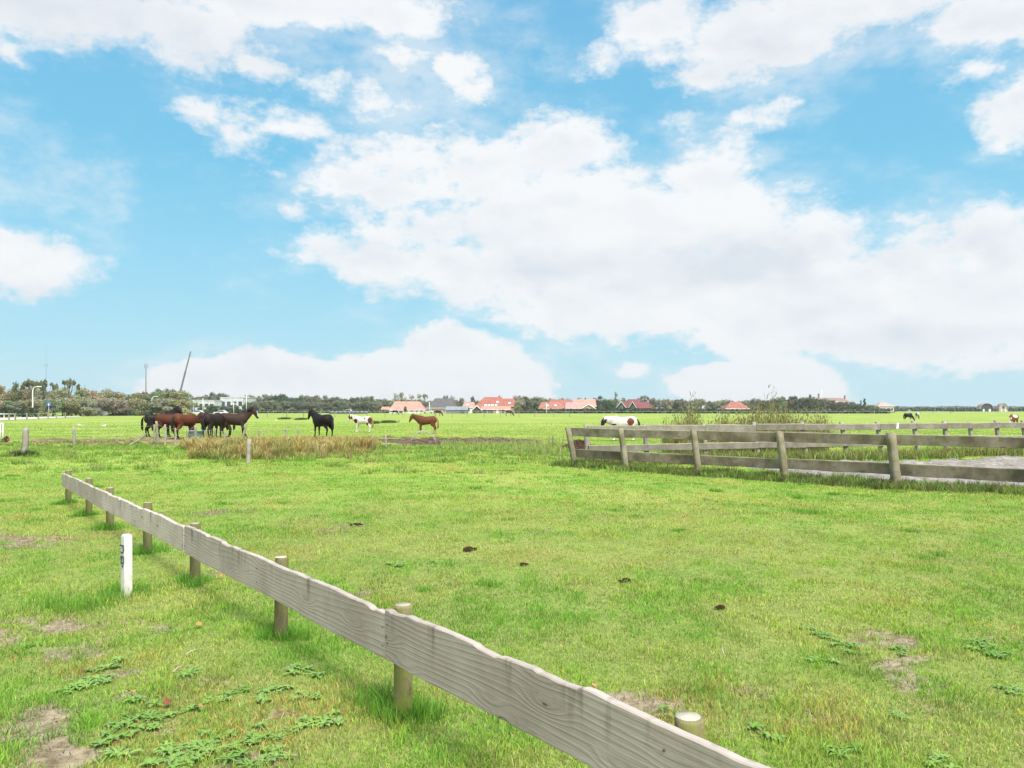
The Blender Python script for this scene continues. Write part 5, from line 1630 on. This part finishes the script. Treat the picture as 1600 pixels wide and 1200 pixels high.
# street lamps
def lamp(px, py_base, py_top, label, side=1, Y=None):
    X, Y = (at(px, Y), Y) if Y else gpt(px, py_base)
    h = hz(py_top, Y); k = Y / F
    root = empty('street_lamp', (X, Y, 0), 0, label, 'street lamp')
    mb = MB(); mb.tube([(0, 0, 0), (0, 0, h * .5), (0, 0, h - 1.2 * 1), (.08, 0, h - .55), (.4, 0, h - .15), (1.0, 0, h), (1.15, 0, h)], [.16, .13, .11, .1, .09, .08, .08], 8)
    mb.build('pole', TRIM, root)
    mb = MB(); mb.box(1.1, 2.0, -.15, .15, h - .1, h + .1); mb.build('lamp_head', colmat('lamp head', (.7, .7, .68), .5), root, bevel=.04)


lamp(51, 652, 604, 'taller white street lamp by the roadside thicket at the far left', Y=176)
lamp(237, 646, 619.5, 'smaller white street lamp behind the black horse rump', Y=232)
X, Y = at(76, 170), 170
root = empty('road_sign', (X, Y, 0), 0, 'round blue road sign on a grey pole beside the road', 'road sign')
mb = MB(); mb.tube([(0, .06, 0), (0, .06, hz(629, Y))], .05, 8); mb.build('pole', colmat('grey pole', (.5, .5, .5), .5), root)
zc = hz(632.5, Y)
mb = MB(); mb.tube([(0, -.02, zc), (0, .02, zc)], .48, 20); sg_ = mb.build('sign_face', colmat('blue sign', (.05, .13, .5), .5), root)
mb = MB(); mb.tube([(0, -.03, zc - .18), (0, -.024, zc - .18)], .0, 4); mb = MB()
mb.add([(-.07, -.028, zc - .25), (.07, -.028, zc - .25), (.07, -.028, zc + .05), (.2, -.028, zc + .05), (0, -.028, zc + .3), (-.2, -.028, zc + .05), (-.07, -.028, zc + .05)], [(0, 1, 2, 6), (5, 3, 4)])
mb.build('arrow', TRIM, sg_)
# verge post and rail by the road
rf2 = empty('roadside_fence', (0, 0, 0), 0, 'thin post and wire fence along the pale road at the far left', 'fence')
pp = []
for px, py in ((-40, 661), (14, 657), (24, 656.5), (42, 655.5), (60, 655), (75, 654), (88, 653.5), (102, 652.8)):
    X, Y = gpt(px, py); h = 1.15; mb = MB(); mb.box(-.09, .09, -.09, .09, 0, h); mb.build('post', M['oldpost'], rf2, (X, Y, 0)); pp.append((X, Y, h * .85))
mb = MB(); mb.tube(pp, .02, 5, False); mb.build('wire', wire_mat, rf2)
for i, (px, py, h, lb) in enumerate(((21, 652, 1.5, 'white marker stake beyond the road left of the street lamp'), (102, 650.5, .9, 'white marker stake at the far end of the road'))):
    X, Y = gpt(px, py); mb = MB(); mb.box(-.1, .1, -.08, .08, 0, h); mb.box(-.1, .1, -.081, .081, h + .002, h + .1)
    tag(mb.build('marker_stake', TRIM, None, (X, Y, 0)), lb, 'stake')
# guard rail
a, b = gpt(-30, 654), gpt(22, 652.4)
mb = MB(); mb.tube([(a[0], a[1], .8), (b[0], b[1], .8)], .13, 8)
for f_ in (0, .33, .66, 1): 
    X, Y = a[0] + (b[0] - a[0]) * f_, a[1] + (b[1] - a[1]) * f_; mb.box(X - .08, X + .08, Y + .05, Y + .2, 0, .78)
tag(mb.build('guard_rail', TRIM), 'low white guard rail along the road at the left edge', 'guard rail')

# kiosk with red roof, bales, pallets
X0 = at(160.5, 212)
root = empty('kiosk', (X0, 212, 0), R(28), 'small grey kiosk with red and grey gabled roof before the thicket', 'kiosk')
w2, D, he, hr = 1.35, 2.2, 2.05, 3.65
mb = MB(); mb.add([(-w2, 0, 0), (w2, 0, 0), (w2, D, 0), (-w2, D, 0), (-w2, 0, he), (w2, 0, he), (w2, D, he), (-w2, D, he), (0, 0, hr - .1), (0, D, hr - .1)], [(0, 1, 5, 8, 4), (1, 2, 6, 5), (2, 3, 7, 9, 6), (3, 0, 4, 7)])
mb.build('wall', colmat('grey kiosk wall', (.3, .33, .34)), root)
for sg, m_, nm in ((-1, CORR, 'roof_slope'), (1, colmat('bright red sheet', (.6, .09, .07), .5), 'roof_slope')):
    mb = MB(); q = [(sg * (w2 + .3), -.3, he - .25), (sg * (w2 + .3), D + .3, he - .25), (sg * .01, D + .3, hr), (sg * .01, -.3, hr)]
    mb.add(q + [(a, b, c - .12) for a, b, c in q], [(0, 1, 2, 3), (4, 5, 6, 7), (0, 1, 5, 4), (1, 2, 6, 5), (2, 3, 7, 6), (3, 0, 4, 7)]); o = mb.build(nm, m_, root); o['label'] = 'bright red roof slope' if sg > 0 else 'grey roof slope'
for cx in (-.7, .0, .7):
    mb = MB(); mb.box(cx - .25, cx + .25, -.06, -.003, .9, 1.8); mb.build('window', GLASS, root)
mb = MB(); mb.box(w2 + .003, w2 + .06, .5, 1.3, .05, 1.9); mb.build('door', TRIM, root)
BG = 'row of black wrapped bales'
t = NT('black plastic wrap'); _n = t.noise(t.coord(), 5, 4, .6)
BLKW = t.finish(t.mix(t.rng(_n, .4, .65), (.03, .032, .045), (.13, .14, .18)), .35, _n, .5, .04, .6)
t = NT('pale plastic wrap'); _n = t.noise(t.coord(), 5, 4, .6); PALW = t.finish(t.mix(t.rng(_n, .4, .65), (.35, .38, .45), (.55, .57, .62)), .4, _n, .5, .04, .5)


def bale_mb(L=1.3, r=.62):
    mb = MB(); N = 18; rr = random.Random(3)
    mb.tube([(-L / 2, 0, r * .98), (-L / 2 + .06, 0, r * .98), (0, 0, r * .96), (L / 2 - .06, 0, r * .98), (L / 2, 0, r * .98)], [r * .85, r, r * 1.03, r, r * .85], N); return mb


first = None
for i, px in enumerate(np.arange(172, 234, 6.6)):
    Yb = 216 + i * .8; X = at(px, Yb)
    if first is None: first = bale_mb().build('wrapped_bale', BLKW); o = first
    else: o = first.copy(); COL.objects.link(o)
    o.location = (X, Yb, 0); o.rotation_euler = (0, 0, random.uniform(-.25, .25)); tag(o, 'black plastic wrapped bale in the long row right of the kiosk', 'bale', BG)
o = bale_mb(1.2, .72).build('wrapped_bale', PALW, None, (at(165, 208), 208, 0), (0, 0, 1.3)); tag(o, 'pale grey wrapped round bale in front of the kiosk', 'bale')
# pallets
root = None
PG = 'stack of pale pallets'
for k in range(5):
    mb = MB()
    for sx in (-.5, 0, .5): mb.box(-1.3, 1.3, sx - .08, sx + .08, .02, .12)
    for q in range(7): mb.box(-1.25 + q * .4, -.95 + q * .4, -.6, .6, .122, .16)
    o = mb.build('pallet', colmat('grey pallet wood', (.42, .41, .38)), None, (at(133, 208) + random.uniform(-.1, .1), 208, k * .19), (0, 0, random.uniform(-.08, .08)))
    tag(o, 'pale wooden pallet in the low stack left of the kiosk, ' + ('bottom one', 'second from the ground', 'middle one', 'second from the top', 'topmost')[k], 'pallet', PG)
mb = MB(); rr = random.Random(2)
for k in range(30):
    p = Vector((rr.uniform(-1.4, 1.4), rr.uniform(-.5, .5), rr.uniform(.1, .8))); d = Vector((rr.uniform(-.9, .9), rr.uniform(-.3, .3), rr.uniform(-.2, .3)))
    mb.tube([p - d, p + d], .05, 5)
tag(mb.build('timber_pile', colmat('mixed old timber', (.34, .31, .26)), None, (at(145, 208), 208, 0)), 'untidy timber pile between the pallets and the kiosk', 'timber pile')

# dark silage row and white van beyond the pinto
o0 = None
for i in range(9):
    px = 518 + i * 6.6; Yb = 300
    if o0 is None: o0 = bale_mb(1.9, .55).build('wrapped_bale', BLKW); o = o0
    else: o = o0.copy(); COL.objects.link(o)
    o.location = (at(px, Yb), Yb, 0); tag(o, 'dark wrapped bale in the low row beyond the piebald pony', 'bale', 'low row of dark bales beyond the piebald pony')


def car(px, Y, L, h, paint, label, name='parked_car'):
    root = empty(name, (at(px, Y), Y, 0), 0, label, 'car')
    prof_ = [(-L / 2, .3), (-L / 2, .8), (-L / 2 + .3, .95), (-L * .22, 1.0), (-L * .1, h), (L * .25, h), (L * .42, .98), (L / 2, .85), (L / 2, .3)]
    n = len(prof_); vs = [(a, y, b) for y in (-.85, .85) for a, b in prof_]
    fs = [tuple(range(n)), tuple(range(n, 2 * n))[::-1]] + [(i, (i + 1) % n, n + (i + 1) % n, n + i) for i in range(n)]
    mb = MB(); mb.add(vs, fs); mb.build('body', paint, root, bevel=.06)
    mb = MB()
    for y in (-.862, .855): mb.add([(-L * .18, y, 1.02), (-L * .08, y, h - .1), (L * .22, y, h - .1), (L * .34, y, 1.02)], [(0, 1, 2, 3)])
    mb.build('window', GLASS, root)
    for a in (-L * .32, L * .32):
        for y in (-.8, .8):
            mb = MB(); mb.tube([(a, y - .11, .32), (a, y + .11, .32)], .32, 14); w_ = mb.build('wheel', colmat('tyre', (.02, .02, .02)), root)


car(543, 308, 4.6, 1.75, METW, 'white car parked behind the low row of dark bales')
car(669, 335, 4.4, 1.5, METW, 'white car parked left of the grey shed')
car(345, 240, 4.2, 1.5, colmat('silver pink paint', (.55, .5, .52), .3), 'silver car seen above the dark brown horse')
car(308, 242, 4.2, 1.5, METW, 'white car seen above the bay horse rump')

# poles near the sheds
for i, (px, top) in enumerate(((317, 622), (365, 628), (385, 617), (302, 626), (330, 608), (508, 608), (671, 628), (854, 630), (1284, 609))):
    Y = 300 if i not in (4, 5, 8) else 420
    if px == 1284: Y = 350
    mb = MB(); h = hz(top, Y); mb.tube([(0, 0, 0), (0, 0, h)], [.13, .08], 6)
    if i in (1, 2): mb.box(-1.2, 1.2, -.06, .06, h - .9, h - .7)
    tag(mb.build('pole', TRIM if i not in (4, 5) else colmat('thin grey mast', (.45, .47, .5)), None, (at(px, Y), Y, 0)),
        ('white pole before the low white shed', 'white cross armed pole before the high white shed', 'tall white pole at the right end of the white sheds', 'short white pole near the sign mast', 'thin mast rising between the white sheds', 'thin mast rising from the far tree row',
         'white flagpole before the dark barn', 'thin white pole left of the orange roofed house', 'slim mast above the right hand wood')[i], 'pole')
# church-like small spire by the hedge
# radio masts
def mast(px, Y, top, ant, label, w):
    root = empty('radio_mast', (at(px, Y), Y, 0), 0, label, 'mast')
    h = hz(top, Y); ha = hz(ant, Y)
    mb = MB(); mb.tube([(0, 0, 0), (0, 0, ha), (0, 0, ha + .1), (0, 0, h)], [w, w * .8, w * .4, w * .15], 8); mb.build('mast_pole', colmat('pale grey steel', (.16, .18, .2), .6), root)
    for a in (0, 2.1, 4.2):
        mb = MB(); c, s_ = math.cos(a), math.sin(a); rr_ = Y / F * 2.2
        mb.box(-.22, .22, -.15, .15, -1.6, 1.6, Matrix.Translation((c * rr_, s_ * rr_, ha)) @ Matrix.Rotation(a, 4, 'Z'))
        mb.tube([(0, 0, ha - .8), (c * rr_, s_ * rr_, ha - .8)], .06, 5); mb.tube([(0, 0, ha + .8), (c * rr_, s_ * rr_, ha + .8)], .06, 5)
        mb.build('antenna', colmat('antenna panel', (.25, .27, .3), .6), root)


mast(72, 850, 536, 571, 'very thin tall radio mast far left above the thicket', .28)
mast(228, 600, 562, 572, 'telecom mast with panel antennas between the lamp and the crane', .5)
# crane boom
Y = 520
root = empty('crane', (at(275, Y), Y, 0), 0, 'slanting grey crane boom rising behind the thicket', 'crane')
A = Vector((0, 0, 2.5)); B = Vector((at(298, Y) - at(275, Y), 0, hz(549, Y)))
mb = MB(); mb.tube([A, A.lerp(B, .33), A.lerp(B, .331), A.lerp(B, .66), A.lerp(B, .661), B], [.75, .75, .62, .62, .48, .42], 4, smooth=False); mb.build('boom', colmat('dark grey crane paint', (.13, .14, .15), .5), root)
mb = MB(); mb.box(-3.5, 3, -1.3, 1.3, .6, 2.6); mb.build('chassis', colmat('yellow crane paint', (.5, .35, .05), .5), root)
mb = MB(); mb.tube([B, B + Vector((.3, 0, -4))], .05, 5); mb.build('hoist_rope', wire_mat, root)

# fence lines across the far field
for j, (Y, x0, x1, st, lb) in enumerate(((165, 420, 900, 26, 'sparse wire fence crossing the far field behind the standing horses'), (290, 380, 1500, 24, 'far wire fence at the end of the meadow'))):
    ro = empty('field_fence', (0, 0, 0), 0, lb, 'fence'); mb0 = None; pts = []
    for px in np.arange(x0, x1, st):
        px += random.uniform(-3, 3); X = at(px, Y + (px - x0) * .02); yy = Y + (px - x0) * .02
        if mb0 is None:
            q = MB(); q.box(-.07, .07, -.07, .07, 0, 1.1); mb0 = q.build('post', M['oldpost'], ro); o = mb0
        else: o = mb0.copy(); COL.objects.link(o)
        o.parent = ro; o.location = (X, yy, 0); pts.append((X, yy, .95))
    mb = MB(); mb.tube(pts, .012 if j == 0 else .03, 4, False); mb.build('wire', wire_mat, ro)

# ================================================================= SKY
SUN_EL, SUN_AZ = R(52), R(150)      # azimuth from +Y clockwise: behind the camera's right shoulder


def cloud_world():
    t = NT('World', True); sc.world = t.owner
    geo = t.coord('Generated')
    sky = t.n('ShaderNodeTexSky'); sky.sky_type = 'NISHITA'; sky.sun_disc = False
    sky.sun_elevation = SUN_EL; sky.sun_rotation = SUN_AZ; sky.air_density = 1.0; sky.dust_density = .6; sky.ozone_density = 2.5
    sep = t.n('ShaderNodeSeparateXYZ'); t.l(geo, sep.inputs[0])
    az = t.m('ARCTAN2', sep.outputs[0], sep.outputs[1])
    hor = t.m('SQRT', t.m('ADD', t.m('MULTIPLY', sep.outputs[0], sep.outputs[0]), t.m('MULTIPLY', sep.outputs[1], sep.outputs[1])))
    el = t.m('ARCTAN2', sep.outputs[2], hor)
    # warp
    nw = t.n('ShaderNodeTexNoise'); nw.inputs['Scale'].default_value = 5.0; nw.inputs['Detail'].default_value = 5; nw.inputs['Roughness'].default_value = .6
    mp = t.mapping(geo, (1, 1, 1.6)); t.l(mp, nw.inputs['Vector'])
    w1 = t.vm('SCALE', t.vm('SUBTRACT', nw.outputs['Color'], (.5, .5, .5))); t.t.nodes[-1].inputs['Scale'].default_value = .16
    nd = w1.node; nd.inputs['Scale'].default_value = .075
    cb = t.n('ShaderNodeCombineXYZ'); t.l(az, cb.inputs[0]); t.l(el, cb.inputs[1])
    uv = t.vm('ADD', cb.outputs[0], w1)
    uv2 = t.vm('MULTIPLY', uv, (1, 1, 0))

    def conv(px, py): 
        u, v = (px - 800) / F, (H - py) / F
        return math.atan2(u, 1), math.atan2(v, math.hypot(u, 1))
    BL = [(60, 10, 230, 85, 1), (270, 50, 200, 75, 1), (430, 10, 260, 50, 1), (385, 100, 75, 34, .9), (620, 20, 160, 45, 1), (640, 85, 70, 35, .7), (720, 108, 62, 30, .75), (758, 140, 40, 26, .65), (425, 195, 115, 30, .75), (580, 165, 110, 48, .75), (22, 105, 45, 38, .6), (680, 208, 40, 14, .5),
          (1190, 55, 230, 75, 1), (1130, 100, 110, 40, .8), (1320, 10, 330, 55, 1), (1580, 15, 170, 60, 1), (950, 90, 60, 38, .6), (1040, 40, 95, 55, .9), (1585, 165, 75, 55, .9), (1215, 160, 85, 35, .5), (1520, 118, 50, 25, .55), (1040, 180, 65, 35, .6), (1380, 90, 40, 18, .5),
          (700, 270, 270, 70, 1), (900, 235, 130, 65, 1), (1090, 270, 140, 65, 1), (950, 350, 310, 125, 1.35), (540, 275, 100, 52, 1), (1140, 330, 110, 60, 1), (500, 400, 85, 42, .85), (600, 425, 120, 48, .9), (800, 430, 260, 75, 1), (1000, 440, 290, 85, 1.3), (1240, 400, 160, 70, 1),
          (1280, 470, 280, 90, 1.3), (1460, 510, 220, 70, 1), (1510, 385, 180, 75, 1), (1570, 440, 170, 110, 1.1), (1400, 440, 210, 70, 1), (440, 335, 50, 25, .55), (790, 497, 60, 18, .5), (1600, 530, 120, 50, .9), (600, 300, 130, 60, .8), (680, 360, 140, 60, .8), (1230, 232, 40, 12, .4),
          (45, 415, 110, 52, 1), (15, 392, 80, 45, 1), (430, 590, 150, 46, 1.7), (600, 605, 240, 52, 1.7), (745, 590, 110, 66, 1.8), (700, 565, 80, 48, 1.6), (340, 605, 110, 46, 1.2), (1160, 598, 110, 42, 1.8), (1205, 612, 110, 40, 1.7), (985, 573, 38, 16, .6),
          # clouds outside the photograph, for the rest of the sky
          (-400, 200, 380, 120, 1), (-500, 500, 300, 60, 1), (2200, 300, 420, 140, 1), (2100, 560, 300, 50, 1), (500, -300, 500, 140, 1), (1300, -500, 600, 160, 1)]
    acc = None
    for px, py, rx, ry, w in BL:
        a, e = conv(px, py); a2, _ = conv(px + rx, py); _, e2 = conv(px, py - ry)
        rx_, ry_ = max(.01, abs(a2 - a)), max(.006, abs(e2 - e))
        d = t.vm('MULTIPLY', t.vm('SUBTRACT', uv2, (a, e, 0)), (1 / rx_, 1 / ry_, 0))
        ln = t.vm('LENGTH', d, out=1)
        b = t.m('MULTIPLY_ADD', ln, -w * .75, w)
        acc = b if acc is None else t.m('MAXIMUM', acc, b)
    acc = t.m('MAXIMUM', acc, -1.0)
    # general cover away from the photograph's part of the sky
    gen = t.noise(t.mapping(geo, (1, 1, 2.2)), 2.4, 5, .55)
    away = t.m('MAXIMUM', t.rng(t.m('ABSOLUTE', az), .9, 1.2), t.rng(el, .75, 1.0))
    acc = t.m('MAXIMUM', acc, t.m('SUBTRACT', t.m('MULTIPLY', away, t.m('MULTIPLY_ADD', gen, 3.2, -1.05)), t.m('MULTIPLY', t.m('SUBTRACT', 1.0, away), 2.0)))
    f1 = t.noise(mp, 10.0, 10, .64); f2 = t.noise(mp, 34.0, 6, .65)
    fm = t.m('ADD', t.m('MULTIPLY', t.m('SUBTRACT', f1, .5), t.m('MULTIPLY_ADD', t.rng(el, .02, .2), 1.0, .85)), t.m('MULTIPLY', t.m('SUBTRACT', f2, .5), .75))
    dens = t.m('ADD', acc, fm)
    veil_n = t.noise(t.mapping(geo, (1, 1, 2.4)), 4.5, 7, .6)
    alpha = t.m('MAXIMUM', t.rng(dens, .10, t.m('MULTIPLY_ADD', t.rng(el, .02, .2), .28, .38)), t.m('MULTIPLY', t.m('MULTIPLY', t.rng(dens, -.42, .3), t.rng(veil_n, .42, .66)), .55))
    thick = t.rng(dens, .35, 1.25)
    # relief: difference of the same noise seen a little higher up
    fa = t.noise(t.vm('ADD', mp, (0, 0, .0)), 6.0, 6, .55); fb = t.noise(t.vm('ADD', mp, (.012, 0, .03)), 6.0, 6, .55)
    rel = t.m('MULTIPLY', t.m('SUBTRACT', fa, fb), 3.2)
    low = t.noise(t.mapping(geo, (1, 1, 3.0)), 3.6, 3, .5)
    shade = t.m('ADD', t.m('MULTIPLY', t.m('MULTIPLY', t.m('MULTIPLY', thick, t.rng(low, .36, .66)), t.rng(el, .02, .16)), .85), t.m('MULTIPLY', rel, -1.0), clamp=True)
    sh = None
    for px, py, rx, ry, w in [(1110, 405, 210, 34, .9), (900, 425, 170, 30, .5), (760, 360, 130, 26, .35), (1420, 535, 200, 26, .6), (180, 45, 330, 60, .75), (1300, 60, 300, 40, .4), (1150, 95, 150, 26, .6), (640, 470, 160, 22, .35), (1530, 465, 120, 26, .5), (30, 450, 90, 18, .5)]:
        a, e = conv(px, py); a2, _ = conv(px + rx, py); _, e2 = conv(px, py - ry)
        d = t.vm('MULTIPLY', t.vm('SUBTRACT', uv2, (a, e, 0)), (1 / abs(a2 - a), 1 / abs(e2 - e), 0))
        b = t.m('MULTIPLY', t.rng(t.vm('LENGTH', d, out=1), 1.5, .2), w)
        sh = b if sh is None else t.m('MAXIMUM', sh, b)
    shade = t.m('ADD', t.m('MULTIPLY', shade, .8), t.m('MULTIPLY', sh, t.m('MULTIPLY_ADD', f1, 1.2, .2)), clamp=True)
    cc = t.mix(shade, CLOUD_HI, CLOUD_LO)
    hs = t.n('ShaderNodeHueSaturation'); hs.inputs['Hue'].default_value = SKY_HUE; hs.inputs['Saturation'].default_value = SKY_SAT; hs.inputs['Value'].default_value = SKY_VAL
    t.l(sky.outputs[0], hs.inputs['Color'])
    tint = t.mix(1.0, hs.outputs[0], SKY_TINT, 'MULTIPLY')
    rp = t.n('ShaderNodeValToRGB'); t.l(t.m('MULTIPLY', el, .6366), rp.inputs[0]); cr = rp.color_ramp
    pts = [(0, (.60, .82, .92)), (.09, (.42, .74, .90)), (.2, (.29, .655, .885)), (.304, (.20, .575, .84)), (.5, (.18, .50, .79)), (1.5, (.08, .3, .62))]
    for i, (e_, c_) in enumerate(pts):
        q = cr.elements[i] if i < 2 else cr.elements.new(.5)
        q.position = min(1, e_ * .6366); q.color = (*c_, 1)
    rs = t.vm('SCALE', rp.outputs[0]); rs.node.inputs['Scale'].default_value = 1 / .24
    c = t.mix(.04, rs, tint)
    c = t.mix(t.m('MULTIPLY', alpha, .97), c, cc)
    bg = t.n('ShaderNodeBackground'); bg.inputs[1].default_value = SKY_STR
    t.l(c, bg.inputs[0]); t.l(bg.outputs[0], t.out.inputs[0])


SKY_STR = .106
SKY_HUE, SKY_SAT, SKY_VAL = .5, 1.0, 1.0
SKY_TINT = (.75, 1.25, 1.0)
VEIL = (2.35, 3.4, 3.75)
CLOUD_HI, CLOUD_LO = (4.02, 4.04, 4.08), (3.15, 3.32, 3.6)
cloud_world()
sl = bpy.data.lights.new('sun', 'SUN'); sl.energy = 3.0; sl.angle = R(22); sl.color = (1, .96, .9)
so = bpy.data.objects.new('sun', sl); COL.objects.link(so)
d = Vector((math.sin(SUN_AZ) * math.cos(SUN_EL), math.cos(SUN_AZ) * math.cos(SUN_EL), math.sin(SUN_EL)))
so.rotation_euler = d.to_track_quat('Z', 'Y').to_euler()

# ================================================================= HAZE
HAZE = .00018
if HAZE:
    t = NT('haze air'); p = t.n('ShaderNodeVolumePrincipled'); p.inputs['Density'].default_value = HAZE
    p.inputs['Color'].default_value = (.84, .95, 1, 1); p.inputs['Anisotropy'].default_value = .2
    t.l(p.outputs[0], t.out.inputs['Volume'])
    mb = MB(); mb.box(-2600, 2600, -200, 1750, -1.5, 90)
    tag(mb.build('haze', t.owner), kind='stuff')

# ================================================================= CAMERA
cd = bpy.data.cameras.new('camera'); cam = bpy.data.objects.new('camera', cd); COL.objects.link(cam)
cam.location = (0, 0, CAMZ); cam.rotation_euler = (R(90), 0, 0)
cd.sensor_width = 36; cd.lens = 36 * F / 1600; cd.shift_y = (H - 600) / 1600
cd.clip_start = .05; cd.clip_end = 20000
sc.camera = cam
sc.view_settings.view_transform = 'Standard'; sc.view_settings.look = 'None'; sc.view_settings.gamma = 1; sc.view_settings.exposure = 1.18
sc.cycles.max_bounces = 6; sc.cycles.transparent_max_bounces = 8; sc.cycles.volume_bounces = 0
